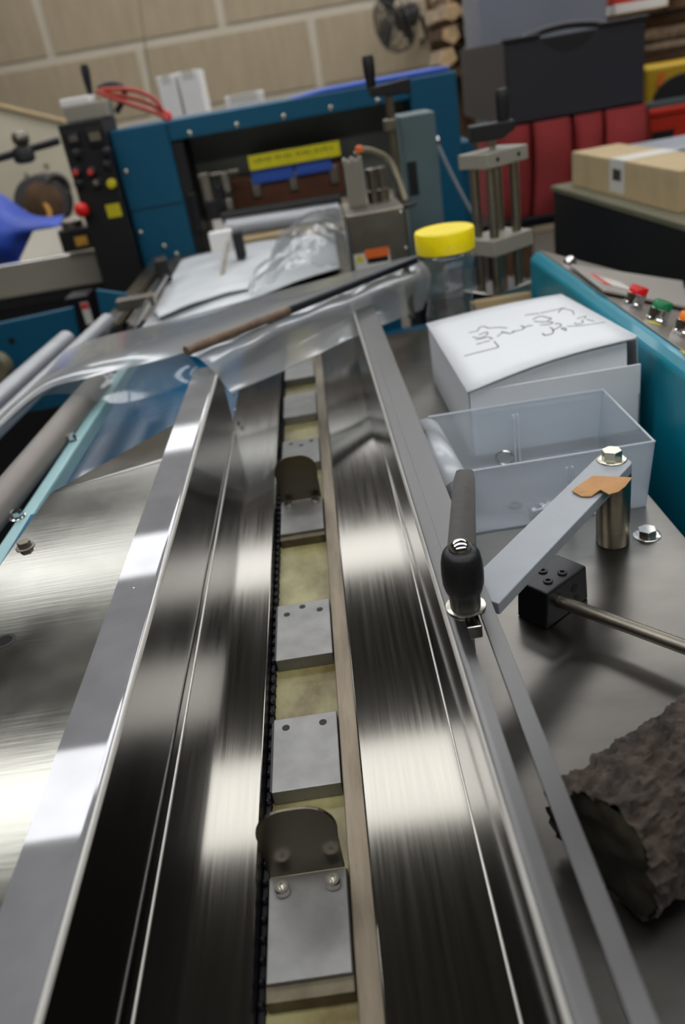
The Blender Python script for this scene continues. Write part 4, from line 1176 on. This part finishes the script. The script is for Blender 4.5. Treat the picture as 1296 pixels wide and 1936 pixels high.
# orange crate, grey lid and yellow tool case at right edge
ye = 2.85
A_, B_ = GY(1228, 235, ye), GY(1420, 205, ye)
z1_ = GY(1260, 203, ye).z
t = thing('orange_crate', 'orange red plastic crate at the right edge', 'crate', ((A_.x + B_.x) / 2, ye + .1, zlow))
bm = NB(); hexa(bm, [(A_.x + .02, ye, zlow), (B_.x, ye, zlow), (B_.x, ye + .3, zlow), (A_.x + .02, ye + .3, zlow)], [(A_.x, ye, z1_), (B_.x, ye, z1_), (B_.x, ye + .3, z1_), (A_.x, ye + .3, z1_)]); obj('body', bm, 'red_orange', t, bevel=.006)
p = GY(1250, 260, ye); bm = NB(); prism(bm, [(A_.x + .01, ye - .002, p.z + .02), (A_.x + .09, ye - .002, p.z + .02), (A_.x + .06, ye - .002, p.z - .045), (A_.x + .01, ye - .002, p.z - .045)], (0, .004, 0)); obj('recess', bm, 'black_matte', t)
obj('rib', box(NB(), A_.x - .004, B_.x, ye - .012, ye, z1_ - .02, z1_ - .002), 'red_orange', t, bevel=.003)
t = thing('tool_case', 'black and yellow tool case with an orange mark on the orange crate', 'tool case', (A_.x + .2, ye + .1, z1_))
z2_ = GY(1270, 122, ye).z
obj('yellow_shell', box(NB(), A_.x + .0, B_.x, ye + .03, ye + .28, z1_ + .001, z2_), 'tool_yellow', t, bevel=.01)
bm = NB(); pts = []
xm = A_.x + .02
for k in range(0, 9):
    a = math.pi - math.pi/2 * k / 8; pts.append((xm + .11 + .11 * math.cos(a), z1_ + .02 + (z2_ - z1_ - .05) * math.sin(a)))
pts += [(B_.x - .01, z2_ - .03), (B_.x - .01, z1_ + .02)]
prism(bm, [(x, ye + .02, z) for x, z in pts], (0, .012, 0)); obj('black_face', bm, 'black_plastic', t, bevel=.003)
obj('base_rim', box(NB(), A_.x - .005, B_.x, ye + .012, ye + .03, z1_ + .001, z1_ + .022), 'paint_grey_blue', t, bevel=.003)
p = GY(1251, 150, ye + .018); bm = NB(); prism(bm, [(p.x - .014, ye + .017, p.z - .018), (p.x, ye + .017, p.z - .018), (p.x + .014, ye + .017, p.z + .02), (p.x - .004, ye + .017, p.z + .02)], (0, .003, 0)); obj('orange_mark', bm, 'orange_label', t)
bm = NB(); a_2 = GY(1218, 292, 2.3); box(bm, a_2.x, a_2.x + .35, 2.3, 2.55, a_2.z - .03, a_2.z); box(bm, a_2.x + .01, a_2.x + .34, 2.31, 2.54, za_ + .0005, a_2.z - .03)
tag(obj('grey_lid_box', bm, 'grey_light', bevel=.004), 'flat pale grey box behind the cardboard box', 'box')

# firewood stacks
def split_log(nm, lb, c, L, r, rz_, tilt, k, grp_):
    t = thing(nm, lb, 'firewood', tuple(c), grp_)
    rnd = random.Random(k)
    bm = NB(); n_ = 7 if k % 2 else 5
    ang = sorted(rnd.uniform(0, 1) for _ in range(n_)); ang = [2*math.pi*(i + .35 * rnd.random()) / n_ for i in range(n_)]
    rad = [r * rnd.uniform(.75, 1.15) for _ in range(n_)]
    dx = Vector((math.cos(rz_) * math.cos(tilt), math.sin(rz_) * math.cos(tilt), math.sin(tilt))); u_, v_ = frame_of(dx)
    secs = []
    for q in range(5):
        f_ = q / 4 - .5
        secs.append([Vector(c) + dx * (L * f_) + (u_ * math.cos(a) + v_ * math.sin(a)) * rr * (1 + .08 * math.sin(q * 2 + a * 3)) for a, rr in zip(ang, rad)])
    obj('wood', loft(bm, secs), 'wood_split' if k % 3 else 'wood_dark', t)
    bm = NB(); prism(bm, [p - dx * .0005 for p in secs[0]], dx * -.004); obj('sawn_end', bm, 'wood_end', t)
    return t
g2 = 'split firewood behind the dark bin'
ws = [((1250, 112), 'lowest split log in the right woodpile, above the yellow tool case'), ((1262, 87), 'pale split log in the right woodpile, second from the bottom'), ((1255, 62), 'pale split log in the middle of the right woodpile'), ((1262, 37), 'dark split log in the right woodpile, second from the top'), ((1250, 12), 'topmost split log of the right woodpile, beside the red box')]
for k, ((px, py), lb) in enumerate(ws):
    p = GY(px, py, 3.35); split_log('split_log', lb, p, .42, .0205, .03 * ((k % 3) - 1), .0, k + 3, g2)
# rack that carries the right woodpile
xa, xb = GY(1215, 100, 3.35).x, GY(1215, 100, 3.35).x + .6
t = thing('wood_rack', 'dark rack behind the right woodpile', 'rack', (xa + .3, 3.45, FZ))
zr_ = GY(1250, 127, 3.35).z
obj('shelf', box(NB(), xa - .1, xb, 3.2, 3.7, zr_ - .03, zr_), 'wood_dark', t)
obj('back_board', box(NB(), xa - .1, xb, 3.62, 3.66, zr_, zr_ + .5), 'cabinet_black', t)
for xx in (xa - .1, xb - .05):
    for yy in (3.2, 3.6): obj('post', box(NB(), xx, xx + .05, yy, yy + .05, FZ, zr_ - .03), 'wood_dark', t)
obj('upper_shelf', box(NB(), xa - .1, xb, 3.2, 3.7, zr_ + .42, zr_ + .45), 'wood_dark', t)
p = GY(1160, 22, 3.2); p2 = GY(1260, 0, 3.2)
bm = NB(); box(bm, p.x, p2.x + .1, 3.2, 3.4, p.z + .02, p.z + .2); tag(obj('red_box', bm, 'red_orange', bevel=.006), 'bright red box at the top behind the dark bin', 'box')
bm = NB(); box(bm, p.x, p2.x, 3.18, 3.42, p.z - .012, p.z + .018); tag(obj('pale_board', bm, 'carton_white', bevel=.003), 'pale board under the bright red box', 'board')
# wood stack by the end of the wall
g3 = 'stacked firewood by the light wall'
for k in range(8):
    px = 836 + 37 * (k % 2); py = -8 + 39 * (k // 2) - 6 * (k % 2)
    p = GY(px, py, 4.6 + .03 * (k % 2))
    pos = ('top', 'second', 'third', 'lowest')[k // 2]
    split_log('stacked_log', f'tan log in the stack by the light wall, {pos} layer, ' + ('left' if k % 2 == 0 else 'right') + ' side', p, .5, .042, math.pi/2 + .04 * ((k % 3) - 1), 0, k + 20, g3)
t = thing('log_crib', 'grey post frame holding the stacked firewood by the light wall', 'rack', (GY(875, 60, 4.8).x, 4.8, FZ))
px0, px1 = GY(822, 60, 4.8).x, GY(905, 60, 4.8).x
zl_ = GY(850, 131, 4.6).z
obj('shelf', box(NB(), px0, px1, 4.35, 5.0, zl_ - .03, zl_), 'wood_dark', t)
obj('back_board', box(NB(), px0, px1 + .3, 5.0, 5.03, FZ, 1.1), 'wood_dark', t)
for xx in (px0, px1 - .04): obj('post', box(NB(), xx, xx + .04, 4.96, 5.0, FZ, .9), 'wood_dark', t)
obj('post', box(NB(), GY(880, 50, 4.3).x + .02, GY(898, 50, 4.3).x + .02, 4.22, 4.28, FZ, .9), 'paint_grey_blue', t)
# pipe on the wall
p = GY(822, 35, 6.1); bm = NB(); cyl(bm, (p.x, 6.1, GY(824, 70, 6.1).z), (p.x, 6.1, CZ - .05), .035, 16); cyl(bm, (p.x, 6.1, GY(824, 78, 6.1).z), (p.x, 6.1, GY(824, 70, 6.1).z), .04, 16)
tag(obj('wall_pipe', bm, 'carton_white', smooth=True), 'white pipe running up the back wall beside the fan', 'pipe')
bm = NB(); p = GY(810, 55, 6.0); cyl(bm, (p.x, 6.05, GY(812, 72, 6).z), (p.x - .03, 6.05, GY(807, 28, 6).z), .014, 10); box(bm, p.x - .015, p.x + .03, 6.04, WY - .013, GY(812, 72, 6).z - .01, GY(812, 72, 6).z + .01)
tag(obj('wall_hook', bm, 'black_metal', smooth=True), 'short dark hook on the wall beside the white pipe', 'hook')

bm = NB(); tube(bm, [GY(258, -60, 4.2), GY(268, 40, 4.2), GY(276, 95, 4.2), GY(284, 150, 4.2), GY(290, 200, 4.2)], .005, 6)
tag(obj('hanging_cord', bm, 'hose_tan', smooth=True), 'thin tan cord hanging in front of the back wall panels', 'cord')
# ---- wall fan
yf = 5.9
fc = GY(752, 40, yf); fr = GY(752, 90, yf); R_ = .17
t = thing('wall_fan', 'grey round wall fan with a wire guard on the back wall', 'fan', tuple(fc))
ax = Vector((-.80, -.55, -.18)).normalized(); u_, v_ = frame_of(ax)
bm = NB()
for rr, off in ((R_, 0), (R_ * .98, .05), (R_ * .75, .075), (R_ * .5, .085), (R_ * .28, .09)):
    ring(bm, fc + ax * off, rr, .005, ax=tuple(ax), seg=36, s2=6)
for k in range(28):
    a = 2*math.pi*k/28; d_ = u_ * math.cos(a) + v_ * math.sin(a)
    tube(bm, [fc + d_ * R_, fc + d_ * R_ * .98 + ax * .05, fc + d_ * R_ * .6 + ax * .082, fc + d_ * R_ * .2 + ax * .092], .0028, 5)
obj('guard', bm, 'fan_grey', t)
bm = NB(); lathe(bm, fc, [(.05, -.14), (.07, -.12), (.07, -.02), (.045, .0)], 24, axis=tuple(ax)); obj('motor', bm, 'black_metal', t, smooth=True)
for k in range(3):
    a = 2*math.pi*k/3 + .4; d_ = u_ * math.cos(a) + v_ * math.sin(a); e_ = u_ * -math.sin(a) + v_ * math.cos(a)
    bm = NB(); prism(bm, [fc + d_ * .03 + ax * .03, fc + d_ * .17 - e_ * .05 + ax * .02, fc + d_ * .185 + e_ * .03 + ax * .035, fc + d_ * .14 + e_ * .09 + ax * .045, fc + d_ * .035 + e_ * .03 + ax * .035], ax * .004); obj('blade', bm, 'black_metal', t)
bm = NB(); lathe(bm, fc + ax * .088, [(.04, 0), (.04, .006), (.03, .01)], 20, axis=tuple(ax)); obj('badge', bm, 'fan_grey', t, smooth=True)
bm = NB(); tube(bm, [fc - ax * .12, fc - ax * .2 + Vector((0, .1, .02)), Vector((fc.x + .15, WY - .02, fc.z + .05))], .018, 10); lathe(bm, Vector((fc.x + .15, WY - .013, fc.z + .05)), [(.06, 0), (.06, .01)], 16, axis=(0, -1, 0)); obj('wall_bracket', bm, 'black_metal', t, smooth=True)

# ================================================================== LEFT BACKGROUND
yp = 2.26
x0, x1 = GY(150, 320, yp).x, gx0 - .002
zt_, zb_ = GY(160, 228, yp).z, -.15
x0 = GY(135, 330, yp).x
t = thing('control_panel', 'tall black control panel beside the gantry', 'control panel', ((x0 + x1) / 2, yp, FZ))
obj('box', box(NB(), x0, x1, yp, yp + .18, zb_, zt_), 'cabinet_black', t, bevel=.003)
def pp(px, py): return GY(px, py, yp)
for px, py, s in ((140, 263, .034), (181, 260, .044)):
    p = pp(px, py); m_ = obj('meter', box(NB(), p.x - s/2, p.x + s/2, yp - .006, yp - .0002, p.z - s/2, p.z + s/2), 'black_metal', t, bevel=.002); obj('display', box(NB(), p.x - s*.32, p.x + s*.32, yp - .0075, yp - .0062, p.z - s*.15, p.z + s*.3), 'steel_dull' if px == 140 else 'board_olive', m_)
for px, py, m in ((146, 325, 'label_red'), (174, 324, 'label_red'), (204, 312, 'black_plastic'), (150, 347, 'black_plastic'), (184, 346, 'steel_dull'), (203, 287, 'black_plastic'), (146, 291, 'black_plastic')):
    p = pp(px, py); bm = NB(); lathe(bm, (p.x, yp, p.z), [(.013, 0), (.013, .006), (.010, .008), (.0095, .018), (.004, .02)], 20, axis=(0, -1, 0)); k_ = obj('knob', bm, 'black_metal', t, smooth=True)
    bm = NB(); lathe(bm, (p.x, yp - .0195, p.z), [(.0075, 0), (.0075, .002), (.004, .003)], 16, axis=(0, -1, 0)); obj('cap', bm, m, k_, smooth=True)
p = pp(212, 347); bm = NB(); lathe(bm, (p.x, yp, p.z), [(.012, 0), (.012, .012), (.010, .016), (.001, .017)], 20, axis=(0, -1, 0)); obj('lamp', bm, 'yellow_label', t, smooth=True, label='yellow pilot lamp')
p = pp(159, 394); bm = NB(); lathe(bm, (p.x, yp, p.z), [(.009, 0), (.009, .014), (.016, .016), (.019, .024), (.017, .034), (.009, .040), (.001, .041)], 26, axis=(0, -1, 0)); obj('stop_button', bm, 'red_cap', t, smooth=True, label='red mushroom stop button')
a_, b_ = pp(197, 382), pp(232, 408); obj('label_plate', box(NB(), a_.x, b_.x, yp - .001, yp - .0002, b_.z, a_.z - .008), 'yellow_label', t)
# things on top of the control panel
p0_, p1_ = GY(122, 212, yp + .05), GY(200, 200, yp + .05)
t = thing('beige_unit', 'small beige metal unit standing on the control panel', 'electrical box', ((p0_.x + p1_.x) / 2, yp + .1, zt_))
zq = GY(160, 196, yp + .05).z
obj('body', box(NB(), p0_.x, p1_.x, yp + .04, yp + .14, zt_ + .0005, zq), 'beige_metal', t, bevel=.003)
obj('lid', box(NB(), p0_.x - .004, p0_.x + .07, yp + .045, yp + .14, zq, zq + .018), 'carton_white', t, bevel=.003)
hb_, ht_ = GY(172, 178, yp + .1), GY(160, 121, yp + .1)
bm = NB(); cyl(bm, (hb_.x, yp + .1, zq), (hb_.x - .002, yp + .1, hb_.z), .004, 10)
t2 = thing('crank_lever', 'slim black lever handle rising above the control panel', 'lever', (hb_.x, yp + .1, zq))
obj('stem', bm, 'steel_dull', t2, smooth=True)
bm = NB(); dv = (ht_ - hb_).normalized(); lathe(bm, (hb_.x - .002, yp + .1, hb_.z - .001), [(.006, 0), (.008, .01), (.0115, (ht_ - hb_).length * .8), (.009, (ht_ - hb_).length)], 16, axis=tuple(dv)); obj('grip', bm, 'black_plastic', t2, smooth=True)
# red cables in loops
grp = 'red cables looping between control panel and gantry'
for i, (pts, lb, m) in enumerate((([(182, 172), (215, 186), (255, 200), (290, 212), (318, 226)], 'lowest red cable arching to the gantry top', 'cable_red'),
    ([(190, 170), (225, 168), (260, 172), (290, 186), (305, 205), (318, 226)], 'uppermost red cable arching to the gantry top', 'cable_red'),
    ([(196, 176), (230, 182), (268, 190), (298, 205), (320, 228)], 'red cable running between the other red cables', 'cable_red'))):
    P = [GY(px, py, yp + .12 + .012 * i) for px, py in pts]
    P[0].z = max(P[0].z, zq - .005)
    bm = NB(); tube(bm, [crom(P, k / 24) for k in range(25)], .0055, 8)
    tag(obj('red_cable', bm, m, smooth=True), lb, 'cable', grp)
p = GY(316, 226, yp + .13); bm = NB(); lathe(bm, (p.x, yp + .14, gz1), [(.013, 0), (.013, .012), (.009, .022), (.006, .024)], 18); tag(obj('cable_gland', bm, 'red_cap', smooth=True), 'red cable gland on the left end of the gantry top', 'cable gland')
P = [GY(px, py, yp + .16) for px, py in ((186, 168), (205, 160), (228, 162), (236, 178), (228, 198), (220, 212))]
bm = NB(); tube(bm, [crom(P, k / 24) for k in range(25)], .008, 8); tag(obj('black_cable', bm, 'cable_dark', smooth=True), 'black cable bundle behind the red cables', 'cable')
# white cartons beyond
g4 = 'white cartons beyond the gantry'
yw = 3.4
for i, (a0_, a1_, py, lb) in enumerate(((292, 328, 146, 'narrow white carton beyond the gantry, left of a pair'), (330, 372, 138, 'white carton beyond the gantry, right of a pair'), (420, 492, 184, 'low white carton beyond the gantry beam'))):
    A_, B_ = GY(a0_ + 12, py + 40, yw), GY(a1_ + 12, py + 40, yw); z1_ = GY(a0_, py, yw).z
    t = thing('white_box', lb, 'carton', ((A_.x + B_.x) / 2, yw, -.1), g4)
    obj('carton', box(NB(), A_.x, B_.x, yw, yw + .2, -.1, z1_), 'carton_white', t, bevel=.004)
    obj('top_tape', box(NB(), A_.x + .02, B_.x - .02, yw - .001, yw + .2, z1_ - .03, z1_ + .0008), 'label_white', t)
t = thing('packing_table', 'plain wooden packing table under the white cartons', 'table', (GY(380, 240, yw).x, yw + .2, FZ))
xa, xb = GY(270, 250, yw).x, GY(560, 220, yw).x
obj('table_top', box(NB(), xa, xb, yw - .1, yw + .5, -.14, -.1005), 'card_brown', t, bevel=.004)
for xx in (xa + .03, xb - .08):
    for yy in (yw - .07, yw + .42): obj('leg', box(NB(), xx, xx + .05, yy, yy + .05, FZ, -.14), 'card_brown', t)
# stainless hopper table left
ym = 2.42
t = thing('stainless_trough', 'stainless outfeed trough with folded edge at the left', 'machine trough', (GY(80, 520, ym).x, ym, FZ))
xb = GY(186, 505, ym).x; xa = xb - .65
za0, za1 = GY(100, 550, ym).z, GY(100, 490, ym).z
obj('front_panel', box(NB(), xa, xb, ym, ym + .02, za0, za1), 'steel_satin', t, bevel=.004)
bm = NB(); xh0, xh1 = GY(30, 470, ym).x, GY(125, 450, ym).x
zh1 = GY(75, 435, ym + .1).z
prism(bm, [(xh0 - .02, ym + .025, za1), (xh1, ym + .025, za1), (xh1, ym + .1, zh1), (xh0 + .03, ym + .1, zh1)], (0, .006, 0)); obj('hopper_wall', bm, 'steel_satin', t, bevel=.002)
obj('rim', box(NB(), xa, xb, ym - .002, ym + .03, za1, za1 + .006), 'steel_bright', t, bevel=.002)
obj('lower_edge', box(NB(), xa, xb + .03, ym + .004, ym + .1, za0 - .03, za0 - .0005), 'black_matte', t)
obj('body', box(NB(), xa, xb + .03, ym + .006, ym + .3, FZ, za0 - .03), 'black_metal', t)
p0_, p1_ = GY(108, 440, ym - .03), GY(168, 428, ym - .03)
t = thing('motor_box', 'small black box with an amber label below the control panel', 'electrical box', ((p0_.x + p1_.x) / 2, ym - .02, za1))
zz0, zz1 = GY(140, 476, ym - .03).z, GY(140, 432, ym - .03).z
obj('box', box(NB(), p0_.x, p1_.x + .01, ym - .03, ym + .02, zz0, zz1), 'cabinet_black', t, bevel=.004)
a_, b_ = GY(139, 446, ym - .03), GY(168, 462, ym - .03); obj('label_plate', box(NB(), a_.x, b_.x, ym - .0312, ym - .0302, b_.z, a_.z - .004), 'amber_label', t)
bm = NB(); pz = GY(135, 422, ym).z; lathe(bm, (GY(135, 420, ym).x, ym + .0, zz1), [(.03, 0), (.03, .018), (.02, .026), (.002, .028)], 20); obj('cap', bm, 'steel_dull', t, smooth=True)
# white label with red header on a grey leg
t = thing('labelled_post', 'dark grey machine post with a red and white label', 'machine part', tuple(GY(165, 590, 2.1)))
a_, b_ = GY(120, 560, 2.12), GY(190, 640, 2.12)
obj('leg', box(NB(), a_.x, b_.x, 2.12, 2.2, FZ, GY(150, 560, 2.12).z), 'black_metal', t, bevel=.003)
a_, b_ = GY(151, 573, 2.118), GY(178, 612, 2.118); lb_ = obj('label_plate', box(NB(), a_.x, b_.x, 2.1185, 2.1198, b_.z, a_.z), 'label_white', t)
obj('label_header', box(NB(), a_.x + .001, b_.x - .001, 2.1175, 2.1184, a_.z - .018, a_.z - .002), 'label_red', lb_)
# blue tarp, dark wheel, bar with knob, cream panel
yt = 3.0
t = thing('blue_tarp', 'crumpled bright blue tarp at the left edge', 'tarp', tuple(GY(20, 430, yt)))
T = [[GY(-90, 330, yt + .2), GY(0, 372, yt + .2), GY(60, 408, yt + .2), GY(120, 405, yt + .25)], [GY(-90, 370, yt), GY(0, 405, yt), GY(52, 425, yt), GY(115, 425, yt + .1)], [GY(-90, 455, yt - .05), GY(0, 452, yt - .05), GY(40, 450, yt), GY(100, 450, yt + .1)], [GY(-90, 520, yt), GY(0, 510, yt), GY(40, 505, yt), GY(100, 500, yt + .1)]]
obj('tarp_sheet', sheet(NB(), T, 40, 30, .03, 6), 'blue_tarp', t, smooth=True, solid=.006)
yr = 3.5
t = thing('cable_reel', 'dark round cable reel beside the blue tarp', 'reel', tuple(GY(90, 375, yr)))
c_ = GY(82, 382, yr)
for dz_, rr in ((-.02, .10), (.05, .10)):
    bm = NB(); lathe(bm, c_ + Vector((0, dz_, 0)), [(.03, -.006), (rr, -.006), (rr + .006, 0), (rr, .006), (.03, .006)], 30, axis=(.35, -1, .2)); obj('flange', bm, 'cable_dark', t, smooth=True)
bm = NB(); lathe(bm, c_, [(.06, -.05), (.075, -.04), (.075, .03), (.06, .04)], 24, axis=(.35, -1, .2)); obj('wound_cable', bm, 'wood_dark', t, smooth=True)
c2_ = GY(108, 355, yr + .02); bm = NB(); ring(bm, c2_, .045, .014, ax=(.8, -1, .1)); obj('cable_loop', bm, 'cable_dark', t, smooth=True)
c3_ = GY(70, 405, yr - .05); bm = NB(); ring(bm, c3_, .05, .010, ax=(.1, -1, .5)); obj('cable_loop', bm, 'amber_label', t, smooth=True)
obj('reel_stand', box(NB(), c_.x - .02, c_.x + .02, yr + .10, yr + .14, FZ, c_.z), 'black_metal', t)
obj('reel_base', box(NB(), c_.x - .15, c_.x + .15, yr, yr + .25, FZ, FZ + .02), 'black_metal', t)
t = thing('black_bar', 'black bar with a round knob crossing in front of the cream board', 'bar', tuple(GY(40, 290, 2.9)))
bm = NB(); cyl(bm, GY(-80, 322, 2.9), GY(112, 266, 2.9), .012, 14); obj('bar', bm, 'black_matte', t, smooth=True)
p = GY(44, 290, 2.88); bm = NB(); lathe(bm, p - Vector((0, 0, .03)), [(.02, 0), (.034, .008), (.034, .04), (.026, .05), (.02, .052)], 20); obj('clamp', bm, 'black_matte', t, smooth=True)
p = GY(39, 262, 2.88); bm = NB(); lathe(bm, p - Vector((0, 0, .022)), [(.018, 0), (.026, .012), (.028, .026), (.02, .042), (.001, .048)], 20); obj('knob', bm, 'steel_dull', t, smooth=True)
yq = 4.3
P = [GY(-200, 150, yq), GY(0, 201, yq), GY(122, 230, yq), GY(175, 245, yq), GY(230, 560, yq), GY(-200, 640, yq)]
t = thing('cream_board', 'large cream board with a sloping top edge leaning at the left', 'board', tuple(GY(50, 480, yq)))
bm = NB(); prism(bm, P, (0, .03, 0)); obj('board', bm, 'cream', t, bevel=.004)
bm = NB(); a_, b_ = P[0] - Vector((0, .004, .0)), P[3] - Vector((0, .004, 0)); tube(bm, [a_, P[1] - Vector((0, .004, 0)), P[2] - Vector((0, .004, 0)), b_], .012, 8); obj('edge_trim', bm, 'card_brown', t)
for px, py in ((88, 312), (50, 330)):
    p = GY(px, py, yq); screw('stud', t, (p.x, yq, p.z), .012, .012, 'hose_tan', ax=(0, -1, 0), socket=False)
# foot that carries the leaning board
zlo = min(p.z for p in P)
obj('board_foot', box(NB(), P[5].x + .2, P[4].x - .05, yq + .031, yq + .3, FZ, FZ + .1), 'card_brown', t)
obj('board_post', box(NB(), P[5].x + .5, P[5].x + .56, yq + .031, yq + .08, FZ, 0), 'card_brown', t)
